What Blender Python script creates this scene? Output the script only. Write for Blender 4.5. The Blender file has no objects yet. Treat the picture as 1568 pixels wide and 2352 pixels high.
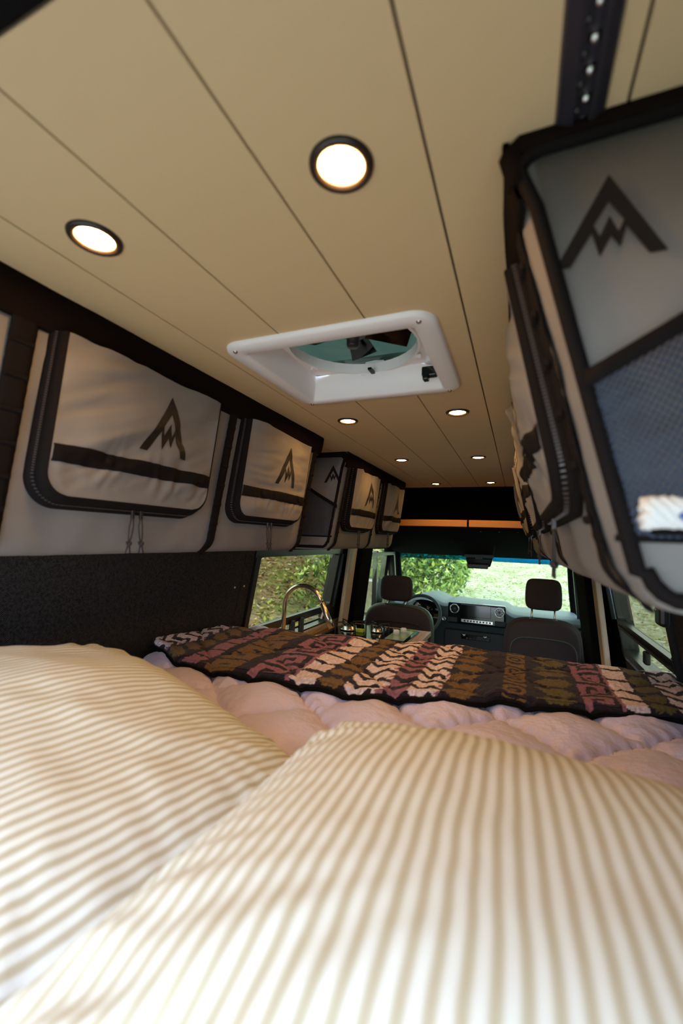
import bpy, bmesh, math, random
from mathutils import Vector, Matrix, noise
from mathutils.geometry import tessellate_polygon
random.seed(7)
C = bpy.context.scene.collection
SC = bpy.context.scene
PI = math.pi

# ------------------------------------------------------------------ camera, world, light, exposure
cd = bpy.data.cameras.new('camera'); cam = bpy.data.objects.new('camera', cd); C.objects.link(cam); SC.camera = cam
cd.sensor_fit = 'HORIZONTAL'; cd.sensor_width = 24.0; cd.lens = 975 / 1568 * 24.0
cd.clip_start = 0.02; cd.clip_end = 400
R = Matrix(((0.92218381, 0.00946306, -0.38663609), (0.38503161, 0.07172158, 0.92011231), (0.03643723, -0.9973798, 0.0624969)))
ex = R @ Vector((1, 0, 0)); ey = R @ Vector((0, -1, 0)); ez = R @ Vector((0, 0, -1))
cam.matrix_world = Matrix(((ex.x, ey.x, ez.x, 0), (ex.y, ey.y, ez.y, 0), (ex.z, ey.z, ez.z, 0), (0, 0, 0, 1)))
cd.dof.use_dof = True; cd.dof.focus_distance = 1.9; cd.dof.aperture_fstop = 2.7

SC.view_settings.view_transform = 'Standard'; SC.view_settings.look = 'None'
SC.view_settings.gamma = 1.0; SC.view_settings.use_curve_mapping = False
SC.view_settings.exposure = 0.0
W_ = bpy.data.worlds.new('overcast_sky'); SC.world = W_; W_.use_nodes = True
nt = W_.node_tree; bg = nt.nodes['Background']
tc = nt.nodes.new('ShaderNodeTexCoord'); sx = nt.nodes.new('ShaderNodeSeparateXYZ'); rp = nt.nodes.new('ShaderNodeValToRGB')
nt.links.new(tc.outputs['Generated'], sx.inputs[0]); nt.links.new(sx.outputs['Z'], rp.inputs[0]); nt.links.new(rp.outputs[0], bg.inputs[0])
rp.color_ramp.elements[0].position = 0.0; rp.color_ramp.elements[0].color = (0.70, 0.82, 0.92, 1)
rp.color_ramp.elements[1].position = 0.7; rp.color_ramp.elements[1].color = (0.62, 0.80, 1.0, 1)
bg.inputs[1].default_value = 6.3
sl = bpy.data.lights.new('sun', 'SUN'); sl.energy = 1.6; sl.angle = math.radians(25); sl.color = (1.0, 0.95, 0.86)
so = bpy.data.objects.new('sun', sl); C.objects.link(so); so.rotation_euler = (math.radians(48), 0, math.radians(-25))
LAMP = 235.0      # radiance of the puck lights

# ------------------------------------------------------------------ materials
M = {}
def mat(name, col, rough=0.6, metal=0.0, bump=None, bstr=0.3, bdist=0.002, var=None, emit=None, sheen=0.0, spec=0.5, coat=0.0):
    m = bpy.data.materials.new(name); m.use_nodes = True; n = m.node_tree.nodes; l = m.node_tree.links
    b = n['Principled BSDF']
    b.inputs['Base Color'].default_value = (*col, 1); b.inputs['Roughness'].default_value = rough
    b.inputs['Metallic'].default_value = metal; b.inputs['Specular IOR Level'].default_value = spec
    b.inputs['Sheen Weight'].default_value = sheen; b.inputs['Coat Weight'].default_value = coat
    t = n.new('ShaderNodeTexCoord')
    if bump:
        nz = n.new('ShaderNodeTexNoise'); nz.inputs['Scale'].default_value = bump; nz.inputs['Detail'].default_value = 3
        l.new(t.outputs['Object'], nz.inputs['Vector'])
        bp = n.new('ShaderNodeBump'); bp.inputs['Strength'].default_value = bstr; bp.inputs['Distance'].default_value = bdist
        l.new(nz.outputs['Fac'], bp.inputs['Height']); l.new(bp.outputs[0], b.inputs['Normal'])
    if var:
        sc_, amt = var
        nz = n.new('ShaderNodeTexNoise'); nz.inputs['Scale'].default_value = sc_; nz.inputs['Detail'].default_value = 4
        l.new(t.outputs['Object'], nz.inputs['Vector'])
        mr = n.new('ShaderNodeMapRange'); mr.inputs['From Min'].default_value = 0.3; mr.inputs['From Max'].default_value = 0.7
        mr.inputs['To Min'].default_value = 1 - amt; mr.inputs['To Max'].default_value = 1 + amt
        mx = n.new('ShaderNodeMix'); mx.data_type = 'RGBA'; mx.blend_type = 'MULTIPLY'; mx.inputs[0].default_value = 1
        mx.inputs[6].default_value = (*col, 1)
        l.new(nz.outputs['Fac'], mr.inputs[0]); l.new(mr.outputs[0], mx.inputs[7]); l.new(mx.outputs[2], b.inputs['Base Color'])
    if emit:
        b.inputs['Emission Color'].default_value = (*emit[0], 1); b.inputs['Emission Strength'].default_value = emit[1]
    M[name] = m; return m
def nodes(m): return m.node_tree.nodes, m.node_tree.links, m.node_tree.nodes['Principled BSDF']

mat('ceiling_laminate', (0.62, 0.455, 0.25), 0.55, bump=240, bstr=0.08, bdist=0.0006, spec=0.3)
mat('groove_dark', (0.03, 0.02, 0.015), 0.9)
mat('black_fabric', (0.006, 0.005, 0.005), 0.9, bump=600, bstr=0.4, spec=0.08)
mat('webbing', (0.008, 0.006, 0.006), 0.85, bump=900, bstr=0.5, bdist=0.001, spec=0.10)
mat('velcro', (0.009, 0.005, 0.004), 0.95, bump=500, bstr=0.5, spec=0.06)
mat('grey_canvas', (0.195, 0.182, 0.174), 0.8, bump=420, bstr=0.25, bdist=0.0012, var=(9, 0.08), spec=0.25)
mat('logo_print', (0.010, 0.006, 0.005), 0.45, spec=0.35)
mat('zipper_teeth', (0.10, 0.085, 0.085), 0.4, 0.5)
mat('steel', (0.55, 0.54, 0.52), 0.22, 1.0)
mat('brushed_steel', (0.62, 0.56, 0.48), 0.2, 1.0)
mat('dark_rail', (0.055, 0.05, 0.065), 0.35, 0.6)
mat('cord', (0.028, 0.024, 0.026), 0.8, bump=900, bstr=0.5)
mat('white_plastic', (0.80, 0.765, 0.76), 0.35)
mat('black_plastic', (0.012, 0.012, 0.013), 0.4)
mat('gloss_black', (0.006, 0.006, 0.008), 0.08)
mat('dash_plastic', (0.040, 0.058, 0.068), 0.55, bump=500, bstr=0.15)
mat('dash_lower', (0.016, 0.020, 0.024), 0.6)
mat('bulb_bezel', (0.018, 0.012, 0.010), 0.35)
mat('lamp_glow', (1, 0.9, 0.8), 0.5, emit=((1.0, 0.52, 0.16), LAMP))
mat('wood', (0.42, 0.23, 0.085), 0.4)
mat('seat_fabric', (0.045, 0.038, 0.045), 0.85, bump=500, bstr=0.35, spec=0.2)
mat('lit_bolster_piping', (0.06, 0.095, 0.075), 0.5)
mat('head_fabric', (0.030, 0.024, 0.026), 0.85, bump=500, bstr=0.35, spec=0.2)
mat('body_metal', (0.46, 0.35, 0.24), 0.45)
mat('headliner', (0.004, 0.004, 0.004), 0.95, bump=300, bstr=0.3, spec=0.04)
mat('pale_trim', (0.28, 0.30, 0.21), 0.6)
mat('teal_trim', (0.05, 0.42, 0.42), 0.4)
mat('rubber', (0.01, 0.01, 0.01), 0.5)
mat('frame_black', (0.010, 0.010, 0.012), 0.3)
mat('shelf_orange', (0.62, 0.27, 0.055), 0.5)
mat('stem_bark', (0.10, 0.07, 0.04), 0.9)
mat('rock_grey', (0.36, 0.38, 0.38), 0.9, bump=12, bstr=0.5, bdist=0.02)
mat('rope_white', (0.72, 0.72, 0.70), 0.9, bump=500, bstr=0.8, bdist=0.002)
mat('rope_blue', (0.05, 0.13, 0.42), 0.9, bump=500, bstr=0.8, bdist=0.002)
mat('mesh_net', (0.020, 0.032, 0.060), 0.7)
mat('dark_metal', (0.07, 0.065, 0.065), 0.4, 0.9)
mat('mattress_cover', (0.35, 0.34, 0.34), 0.9)
mat('floor_vinyl', (0.10, 0.08, 0.06), 0.6)
mat('white_paint', (0.70, 0.72, 0.70), 0.3)
mat('burner_metal', (0.60, 0.58, 0.55), 0.25, 1.0)
mat('glass_panel', (0.30, 0.42, 0.33), 0.1)
mat('mirror_glass', (0.85, 0.9, 0.92), 0.03, 1.0)
mat('sponge', (0.35, 0.42, 0.03), 0.9)
mat('gold_brass', (0.7, 0.55, 0.3), 0.3, 1.0)

# woven wall fabric: fine dark weave with light flecks
m = mat('wall_weave', (0.02, 0.02, 0.022), 0.9, spec=0.15); n, l, b = nodes(m)
t = n.new('ShaderNodeTexCoord'); s = n.new('ShaderNodeSeparateXYZ'); l.new(t.outputs['Object'], s.inputs[0])
def wv(axis):
    a = n.new('ShaderNodeMath'); a.operation = 'MULTIPLY'; a.inputs[1].default_value = 2 * PI / 0.0042; l.new(s.outputs[axis], a.inputs[0])
    c = n.new('ShaderNodeMath'); c.operation = 'SINE'; l.new(a.outputs[0], c.inputs[0]); return c
w1, w2 = wv('Y'), wv('Z')
mu = n.new('ShaderNodeMath'); mu.operation = 'MULTIPLY'; l.new(w1.outputs[0], mu.inputs[0]); l.new(w2.outputs[0], mu.inputs[1])
nz = n.new('ShaderNodeTexNoise'); nz.inputs['Scale'].default_value = 160; l.new(t.outputs['Object'], nz.inputs['Vector'])
ad = n.new('ShaderNodeMath'); ad.operation = 'MULTIPLY'; l.new(mu.outputs[0], ad.inputs[0]); l.new(nz.outputs['Fac'], ad.inputs[1])
cr = n.new('ShaderNodeValToRGB'); l.new(ad.outputs[0], cr.inputs[0])
cr.color_ramp.elements[0].position = 0.12; cr.color_ramp.elements[0].color = (0.006, 0.005, 0.006, 1)
cr.color_ramp.elements[1].position = 0.5; cr.color_ramp.elements[1].color = (0.20, 0.17, 0.15, 1)
l.new(cr.outputs[0], b.inputs['Base Color'])

# ticking stripe cotton (stripe coordinate lives in the UV map)
def ticking(name, c1, c2, pitch):
    m = mat(name, c1, 0.85, bump=500, bstr=0.12, bdist=0.001, sheen=0.1, spec=0.2); n, l, b = nodes(m)
    uv = n.new('ShaderNodeUVMap'); s = n.new('ShaderNodeSeparateXYZ'); l.new(uv.outputs[0], s.inputs[0])
    a = n.new('ShaderNodeMath'); a.operation = 'MULTIPLY'; a.inputs[1].default_value = 2 * PI / pitch; l.new(s.outputs['X'], a.inputs[0])
    c = n.new('ShaderNodeMath'); c.operation = 'SINE'; l.new(a.outputs[0], c.inputs[0])
    r = n.new('ShaderNodeMapRange'); r.inputs['From Min'].default_value = -0.5; r.inputs['From Max'].default_value = 0.75; l.new(c.outputs[0], r.inputs[0])
    x = n.new('ShaderNodeMix'); x.data_type = 'RGBA'; x.inputs[6].default_value = (*c1, 1); x.inputs[7].default_value = (*c2, 1)
    l.new(r.outputs[0], x.inputs[0]); l.new(x.outputs[2], b.inputs['Base Color'])
ticking('ticking_cotton', (0.76, 0.81, 0.80), (0.51, 0.475, 0.36), 0.0140)

m = mat('quilt_satin', (0.75, 0.69, 0.93), 0.45, bump=60, bstr=0.6, bdist=0.008, sheen=0.25, spec=0.35)

# plywood edge / bamboo worktop grain
n, l, b = nodes(M['wood'])
t = n.new('ShaderNodeTexCoord'); mp = n.new('ShaderNodeMapping'); mp.inputs['Scale'].default_value = (60, 4, 60); l.new(t.outputs['Object'], mp.inputs[0])
nz = n.new('ShaderNodeTexNoise'); nz.inputs['Scale'].default_value = 2; l.new(mp.outputs[0], nz.inputs['Vector'])
cr = n.new('ShaderNodeValToRGB'); l.new(nz.outputs['Fac'], cr.inputs[0]); l.new(cr.outputs[0], b.inputs['Base Color'])
cr.color_ramp.elements[0].position = 0.35; cr.color_ramp.elements[0].color = (0.40, 0.20, 0.07, 1)
cr.color_ramp.elements[1].position = 0.65; cr.color_ramp.elements[1].color = (0.58, 0.34, 0.14, 1)

# colours stored per corner (woven blanket, leaves)
def attr_mat(name, rough, bump, bdist, sheen=0.0, translucent=False):
    m = mat(name, (1, 1, 1), rough, bump=bump, bstr=0.7, bdist=bdist, sheen=sheen, spec=0.15); n, l, b = nodes(m)
    a = n.new('ShaderNodeVertexColor'); a.layer_name = 'Col'; l.new(a.outputs[0], b.inputs['Base Color'])
attr_mat('blanket_wool', 0.95, 420, 0.004, sheen=0.15)
attr_mat('leaf_dry', 0.8, 40, 0.001)
attr_mat('leaf_green', 0.6, 40, 0.001)

def glass(name, tint, rough=0.0, mix=0.12):
    m = bpy.data.materials.new(name); m.use_nodes = True; n = m.node_tree.nodes; l = m.node_tree.links
    n.remove(n['Principled BSDF']); o = n['Material Output']
    tr = n.new('ShaderNodeBsdfTransparent'); tr.inputs[0].default_value = (*tint, 1)
    gl = n.new('ShaderNodeBsdfGlossy'); gl.inputs['Roughness'].default_value = rough
    lw = n.new('ShaderNodeLayerWeight'); lw.inputs[0].default_value = 0.5
    pw = n.new('ShaderNodeMath'); pw.operation = 'POWER'; pw.inputs[1].default_value = 4.0; l.new(lw.outputs['Facing'], pw.inputs[0])
    fr = n.new('ShaderNodeMath'); fr.operation = 'MULTIPLY_ADD'; fr.inputs[1].default_value = 0.5; fr.inputs[2].default_value = 0.03; l.new(pw.outputs[0], fr.inputs[0])
    mx = n.new('ShaderNodeMixShader'); l.new(fr.outputs[0], mx.inputs[0]); l.new(tr.outputs[0], mx.inputs[1]); l.new(gl.outputs[0], mx.inputs[2]); l.new(mx.outputs[0], o.inputs[0])
    M[name] = m; return m
glass('window_glass', (0.56, 0.56, 0.46)); glass('windshield_glass', (0.76, 0.82, 0.70)); glass('sun_band_glass', (0.03, 0.30, 0.46))
glass('smoke_lid', (0.012, 0.020, 0.014), 0.1)

# exterior ground: earth, pale gravel and grass patches
m = mat('hillside_ground', (0.3, 0.25, 0.2), 0.95, spec=0.1); n, l, b = nodes(m)
t = n.new('ShaderNodeTexCoord')
def nzn(scale, det=5, rough=0.6):
    q = n.new('ShaderNodeTexNoise'); q.inputs['Scale'].default_value = scale; q.inputs['Detail'].default_value = det; q.inputs['Roughness'].default_value = rough
    l.new(t.outputs['Object'], q.inputs['Vector']); return q
def ramp(src, stops):
    c = n.new('ShaderNodeValToRGB'); l.new(src, c.inputs[0]); e = c.color_ramp.elements
    e[0].position, e[0].color = stops[0][0], (*stops[0][1], 1); e[1].position, e[1].color = stops[-1][0], (*stops[-1][1], 1)
    for p, cc in stops[1:-1]:
        k = e.new(p); k.color = (*cc, 1)
    return c
fine = nzn(9, 8, 0.75); mid = nzn(1.6, 4, 0.6); big = nzn(0.35, 3, 0.5)
earth = ramp(fine.outputs['Fac'], [(0.32, (0.09, 0.045, 0.02)), (0.5, (0.25, 0.14, 0.065)), (0.62, (0.42, 0.31, 0.19)), (0.72, (0.30, 0.32, 0.09))])
grav = ramp(fine.outputs['Fac'], [(0.35, (0.24, 0.22, 0.14)), (0.5, (0.52, 0.50, 0.37)), (0.65, (0.80, 0.78, 0.66))])
gsel = ramp(mid.outputs['Fac'], [(0.45, (0, 0, 0)), (0.6, (1, 1, 1))])
grass = ramp(fine.outputs['Fac'], [(0.35, (0.07, 0.10, 0.015)), (0.65, (0.36, 0.42, 0.10))])
s = n.new('ShaderNodeSeparateXYZ'); l.new(t.outputs['Object'], s.inputs[0])
mr = n.new('ShaderNodeMapRange'); mr.inputs['From Min'].default_value = -5.0; mr.inputs['From Max'].default_value = -2.6; l.new(s.outputs['X'], mr.inputs[0])
a1 = n.new('ShaderNodeMix'); a1.data_type = 'RGBA'; l.new(mr.outputs[0], a1.inputs[0]); l.new(earth.outputs[0], a1.inputs[6]); l.new(grav.outputs[0], a1.inputs[7])
k = n.new('ShaderNodeMath'); k.operation = 'MULTIPLY'; k.inputs[1].default_value = 0.55; l.new(gsel.outputs[0], k.inputs[0])
a2 = n.new('ShaderNodeMix'); a2.data_type = 'RGBA'; l.new(k.outputs[0], a2.inputs[0]); l.new(a1.outputs[2], a2.inputs[6]); l.new(grass.outputs[0], a2.inputs[7])
l.new(a2.outputs[2], b.inputs['Base Color'])
bp = n.new('ShaderNodeBump'); bp.inputs['Strength'].default_value = 0.9; bp.inputs['Distance'].default_value = 0.05; l.new(fine.outputs['Fac'], bp.inputs['Height']); l.new(bp.outputs[0], b.inputs['Normal'])

# ------------------------------------------------------------------ mesh helpers
class MB:
    def __init__(s): s.v = []; s.f = []; s.uv = None
    def add(s, v, f):
        o = len(s.v); s.v += [tuple(p) for p in v]; s.f += [tuple(i + o for i in q) for q in f]; return s
    def box(s, x0, x1, y0, y1, z0, z1, mx=None):
        v = [Vector((x, y, z)) for z in (z0, z1) for y in (y0, y1) for x in (x0, x1)]
        if mx: v = [mx @ p for p in v]
        return s.add(v, [(0, 2, 3, 1), (4, 5, 7, 6), (0, 1, 5, 4), (2, 6, 7, 3), (0, 4, 6, 2), (1, 3, 7, 5)])
    def hexa(s, a, bq):          # two quads (lists of four points) joined to a solid
        return s.add(list(a) + list(bq), [(3, 2, 1, 0), (4, 5, 6, 7), (0, 1, 5, 4), (1, 2, 6, 5), (2, 3, 7, 6), (3, 0, 4, 7)])
    def tube(s, pts, r, n=8, closed=False, flat=None):
        pts = [Vector(p) for p in pts]; N = len(pts); o = len(s.v); up = None
        for i, p in enumerate(pts):
            a = pts[(i - 1) % N] if (closed or i > 0) else p; c = pts[(i + 1) % N] if (closed or i < N - 1) else p
            t = (c - a).normalized()
            if up is None:
                up = Vector((0, 0, 1)) if abs(t.z) < 0.9 else Vector((1, 0, 0))
            e1 = (up - t * up.dot(t)).normalized(); e2 = t.cross(e1); up = e1
            rr = r[i] if isinstance(r, (list, tuple)) else r
            for k in range(n):
                an = 2 * PI * k / n; q = e1 * math.cos(an) * rr + e2 * math.sin(an) * rr * (flat or 1); s.v.append(tuple(p + q))
        for i in range(N if closed else N - 1):
            for k in range(n):
                j = (i + 1) % N
                s.f.append((o + i * n + k, o + i * n + (k + 1) % n, o + j * n + (k + 1) % n, o + j * n + k))
        if not closed:
            s.f.append(tuple(o + k for k in range(n))[::-1]); s.f.append(tuple(o + (N - 1) * n + k for k in range(n)))
        return s
    def lathe(s, prof, mx, n=32):     # prof (r,h) around local z
        o = len(s.v); k = len(prof)
        for i in range(n):
            a = 2 * PI * i / n
            for r, h in prof: s.v.append(tuple(mx @ Vector((r * math.cos(a), r * math.sin(a), h))))
        for i in range(n):
            j = (i + 1) % n
            for q in range(k - 1): s.f.append((o + i * k + q, o + j * k + q, o + j * k + q + 1, o + i * k + q + 1))
        return s
    def grid(s, fn, nu, nv, flip=False):
        o = len(s.v)
        for j in range(nv + 1):
            for i in range(nu + 1): s.v.append(tuple(fn(i / nu, j / nv)))
        for j in range(nv):
            for i in range(nu):
                a = o + j * (nu + 1) + i; q = (a, a + 1, a + nu + 2, a + nu + 1); s.f.append(q[::-1] if flip else q)
        return s
    def build(s, name, m, parent=None, smooth=False, bevel=0, seg=2, solid=0):
        me = bpy.data.meshes.new(name); me.from_pydata(s.v, [], s.f); me.update()
        bm = bmesh.new(); bm.from_mesh(me)
        bmesh.ops.remove_doubles(bm, verts=bm.verts, dist=1e-6); bmesh.ops.recalc_face_normals(bm, faces=bm.faces) if not solid else None
        bm.to_mesh(me); bm.free()
        me.materials.append(M[m] if isinstance(m, str) else m)
        if smooth: me.polygons.foreach_set('use_smooth', [True] * len(me.polygons))
        o = bpy.data.objects.new(name, me); C.objects.link(o)
        if parent is not None: o.parent = parent; o.matrix_parent_inverse = Matrix.Translation(-parent_loc(parent))
        if bevel:
            b = o.modifiers.new('bevel', 'BEVEL'); b.width = bevel; b.segments = seg; b.limit_method = 'ANGLE'
        if solid:
            b = o.modifiers.new('solid', 'SOLIDIFY'); b.thickness = solid; b.offset = -1
        return o
def parent_loc(p):
    return WL.get(p.name, Vector((0, 0, 0)))
WL = {}
def thing(name, label, cat, loc=(0, 0, 0), group=None):
    o = bpy.data.objects.new(name, None); C.objects.link(o); o.location = loc; o.empty_display_size = 0.05
    WL[o.name] = Vector(loc); o['label'] = label; o['category'] = cat
    if group: o['group'] = group
    return o
def tag(o, label, cat, group=None, kind=None):
    if label: o['label'] = label
    if cat: o['category'] = cat
    if group: o['group'] = group
    if kind: o['kind'] = kind
    return o
def struct(o): o['kind'] = 'structure'; return o
def fbm(x, y, z=0.0, o=3): return noise.fractal(Vector((x, y, z)), 1.0, 2.0, o)
def T(x, y, z): return Matrix.Translation((x, y, z))
def RX(a): return Matrix.Rotation(a, 4, 'X')
def RY(a): return Matrix.Rotation(a, 4, 'Y')
def RZ(a): return Matrix.Rotation(a, 4, 'Z')

# ================================================================== VAN SHELL
H = 0.4                                            # ceiling height over the lens; x -0.36 is the van's centre line
MIR = -0.72
def sidex(z): return -1.13 + 0.17 * z if z > -0.62 else -1.2354     # inner face of the left wall
Y0, YC = 0.183, 3.12
def wall_piece(mb, sg, y0, y1, z0, z1, th=0.05, inn=0.0):
    zs = [z0] + [q for q in (-0.62,) if z0 < q < z1] + [z1]
    for a, c in zip(zs[:-1], zs[1:]):
        A = []; B = []
        for y, z in ((y0, a), (y1, a), (y1, c), (y0, c)):
            zz = z if not (z == -0.62 and a == -0.62) else -0.619
            x = sidex(zz) + inn; xo = x - th
            if sg > 0: x, xo = MIR - x, MIR - xo
            A.append((x, y, z)); B.append((xo, y, z))
        mb.hexa(A, B)
FL = -1.55
# left wall, with the openings of the side window and the cab door
w = MB()
for y0, y1, z0, z1 in ((-.21, 1.625, FL, .46), (1.625, 1.70, FL, .46), (1.70, 2.72, FL, -.64), (1.70, 2.72, -.085, .46), (2.72, 2.84, FL, .46)):
    wall_piece(w, -1, y0, y1 - .003, z0, z1)
wl = struct(w.build('wall_left', 'wall_weave'))
w = MB()
for y0, y1, z0, z1 in ((-.21, 1.66, FL, .46), (1.66, 2.62, FL, -.56), (1.66, 2.62, -.08, .46)):
    wall_piece(w, 1, y0, y1 - .003, z0, z1)
wr = struct(w.build('wall_right', 'wall_weave'))
for i, y in enumerate((1.585, 1.655)):
    mb = MB().lathe([(0, .003), (.0035, .003), (.005, 0)], T(sidex(-.235) + .0005, y, -.235) @ RY(PI / 2), 12)
    mb.build('screw', 'gold_brass', wl, smooth=True)
# shells of the cab behind the B-pillars
def cabwall(sg):
    w = MB()
    for y0, y1, z0, z1 in ((2.84, 3.24, FL, .46), (3.24, 4.5, FL, -.74), (3.24, 4.5, -.08, .46), (4.0, 4.07, -.74, -.08)):
        wall_piece(w, sg, y0, y1 - .002, z0, z1, .06, -.01)
    if sg > 0: wall_piece(w, sg, 2.62, 2.84, FL, .46, .06, -.01)
    return struct(w.build('wall_cab_left' if sg < 0 else 'wall_cab_right', 'headliner'))
cabwall(-1); cabwall(1)
# rear frame round the open tailgate; unseen header hung low to shade the organizer's top
w = MB().box(-1.25, .53, -.22, -.18, .155, .62).box(-1.25, .53, -.18, Y0, .395, .62).box(-1.30, -1.20, -.26, -.215, FL, .5).box(.48, .58, -.26, -.215, FL, .5)
struct(w.build('trim_1', 'black_fabric', bevel=.006))
struct(MB().box(-1.35, .63, -.25, 5.6, FL - .05, FL).build('floor', 'floor_vinyl'))
# roof skin above everything with the fan hole, hollow below
hx0, hx1, hy0, hy1 = -.548, -.182, .745, 1.068
def ring_boxes(mb, X0, X1, Y0_, Y1_, z0, z1):
    for a, c, d, e in ((X0, X1, Y0_, hy0), (X0, X1, hy1, Y1_)):
        if d < e: mb.box(a, c, d, e, z0, z1)
    for a, c in ((X0, min(X1, hx0)), (max(X0, hx1), X1)):
        if a < c: mb.box(a, c, hy0, hy1, z0, z1)
    return mb
struct(ring_boxes(MB(), -1.2, .48, .1, 4.3, .47, .50).build('trim_2', 'white_paint'))
ceil = struct(ring_boxes(MB(), -1.1, .40, Y0, YC, H + .006, H + .02).build('ceiling', 'groove_dark'))
gx = [-1.06, -.977, -.8, -.6235, -.4435, -.2625, -.0915, .0865, .27, .36]
for a, c in zip(gx[:-1], gx[1:]):
    mb = MB(); a2, c2 = a + .0016, c - .0016
    if c2 <= hx0 or a2 >= hx1: mb.box(a2, c2, Y0 + .002, YC, H, H + .007)
    else:
        mb.box(a2, c2, Y0 + .002, hy0, H, H + .007); mb.box(a2, c2, hy1, YC, H, H + .007)
        if a2 < hx0: mb.box(a2, hx0, hy0, hy1, H, H + .007)
        if c2 > hx1: mb.box(hx1, c2, hy0, hy1, H, H + .007)
    mb.build('ceiling_panel', 'ceiling_laminate', ceil)

# black bulkhead over the cab, recess, shelf
w = MB().box(-1.12, .40, YC + .001, YC + .02, H - .004, .5)
w.box(-1.14, .42, 3.62, 3.65, .09, .5).box(-1.14, .42, YC + .02, 3.65, .455, .469)
struct(w.build('wall_front', 'headliner'))
sh = thing('overhead_shelf', 'long orange wooden shelf edge spanning above the windshield', 'shelf', (-.36, 3.2, .09))
for a, c in ((-1.09, -.352), (-.338, .37)):
    def lip(u, v, a=a, c=c):
        x = a + (c - a) * u; arch = .008 * (1 - ((x + .36) / .75) ** 2)
        pr = [(3.20, .105), (3.194, .112), (3.194, .15), (3.20, .16), (3.60, .16), (3.60, .105), (3.20, .105)]
        k = v * (len(pr) - 1); i = min(int(k), len(pr) - 2); f = k - i
        return (x, pr[i][0] * (1 - f) + pr[i + 1][0] * f, pr[i][1] * (1 - f) + pr[i + 1][1] * f + arch)
    MB().grid(lip, 24, 6).build('shelf_board', 'shelf_orange', sh)
MB().box(-.352, -.338, 3.2, 3.6, .10, .135).build('joint_strip', 'headliner', sh)
# headliner sloping to the windshield
w = MB()
w.hexa([(-1.16, 3.185, .098), (.44, 3.185, .098), (.44, 4.28, -.125), (-1.16, 4.28, -.125)], [(-1.16, 3.185, .118), (.44, 3.185, .118), (.44, 4.30, -.08), (-1.16, 4.30, -.08)])
w.box(-1.14, .42, 3.6, 4.35, .10, .47)
struct(w.build('trim_3', 'headliner', bevel=.005))
for i in range(3): MB().lathe([(0, -.003), (.005, -.002), (.006, 0)], T(-.26 + i * .125, 3.22, .088), 10).build('screw', 'steel', sh, smooth=True)

# ------------------------------------------------------------------ windows
def wp(sg, y, z, n=0.0):
    x = sidex(z) + n
    return (MIR - x if sg > 0 else x, y, z)
def frame_loop(mb, sg, pts, wd, n0, n1):
    k = len(pts)
    for i in range(k):
        a, c = Vector((0, *pts[i])), Vector((0, *pts[(i + 1) % k])); d = (c - a).normalized(); nrm = Vector((0, -d.z, d.y)) * wd
        a2 = a - d * wd * .4; c2 = c + d * wd * .4
        q = [a2, c2, c2 + nrm, a2 + nrm]
        mb.hexa([wp(sg, p.y, p.z, n0) for p in q], [wp(sg, p.y, p.z, n1) for p in q])
def side_window(sg, name, ya, yb, zt, zm, zb, r=.03):
    # outer loop, large fixed pane over a low vent pane
    mb = MB(); up = [(ya, zm), (yb, zm), (yb, zt + .03 * 0), (ya, zt)]
    frame_loop(mb, sg, [(ya - .03, zb), (yb + .03, zb), (yb + .03, zt + .03), (ya - .03, zt + .03)], .034, -.055, .012)
    mb.hexa([wp(sg, y, z, -.02) for y, z in ((ya, zm - .045), (yb, zm - .045), (yb, zm), (ya, zm))], [wp(sg, y, z, .014) for y, z in ((ya, zm - .045), (yb, zm - .045), (yb, zm), (ya, zm))])
    for cy, cz, sy, sz in ((ya, zt, 1, -1), (yb, zt, -1, -1), (ya, zm, 1, 1), (yb, zm, -1, 1)):
        pts = [(cy, cz)] + [(cy + sy * r * (1 - math.sin(t_ * PI / 8)), cz + sz * r * (1 - math.cos(t_ * PI / 8))) for t_ in range(5)]
        vs = [wp(sg, y, z, -.02) for y, z in pts] + [wp(sg, y, z, .011) for y, z in pts]; k = len(pts)
        mb.add(vs, [tuple(range(k)), tuple(range(k, 2 * k))] + [(i, (i + 1) % k, k + (i + 1) % k, k + i) for i in range(k)])
    fr = struct(mb.build(name, 'frame_black', bevel=.003))
    for za, zc in ((zm, zt), (zb, zm - .045)):
        MB().hexa([wp(sg, y, z, -.012) for y, z in ((ya, za), (yb, za), (yb, zc), (ya, zc))], [wp(sg, y, z, -.016) for y, z in ((ya, za), (yb, za), (yb, zc), (ya, zc))]).build('pane', 'window_glass', fr)
    return fr
w1 = side_window(-1, 'window_1', 1.735, 2.70, -.10, -.452, -.60)
w2 = side_window(1, 'window_2', 1.70, 2.53, -.09, -.352, -.53)
# vent hardware
mb = MB()
mb.hexa([wp(-1, y, z, .010) for y, z in ((1.75, -.535), (2.69, -.535), (2.69, -.522), (1.75, -.522))], [wp(-1, y, z, .02) for y, z in ((1.75, -.535), (2.69, -.535), (2.69, -.522), (1.75, -.522))])
mb.build('vent_rail', 'frame_black', w1)
mb = MB()
for dy in (0, .11): mb.box(sidex(-.5) + .01, sidex(-.5) + .035, 2.15 + dy, 2.19 + dy, -.575, -.475)
mb.build('vent_latch', 'black_plastic', w1, bevel=.008)
mb = MB()
mb.hexa([wp(1, y, z, .012) for y, z in ((1.72, -.388), (2.50, -.388), (2.50, -.376), (1.72, -.376))], [wp(1, y, z, .022) for y, z in ((1.72, -.388), (2.50, -.388), (2.50, -.376), (1.72, -.376))])
mb.build('vent_rail', 'dark_rail', w2)
MB().box(MIR - sidex(-.45) - .03, MIR - sidex(-.45) - .01, 2.02, 2.06, -.45, -.40).build('vent_latch', 'black_plastic', w2, bevel=.006)
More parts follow.
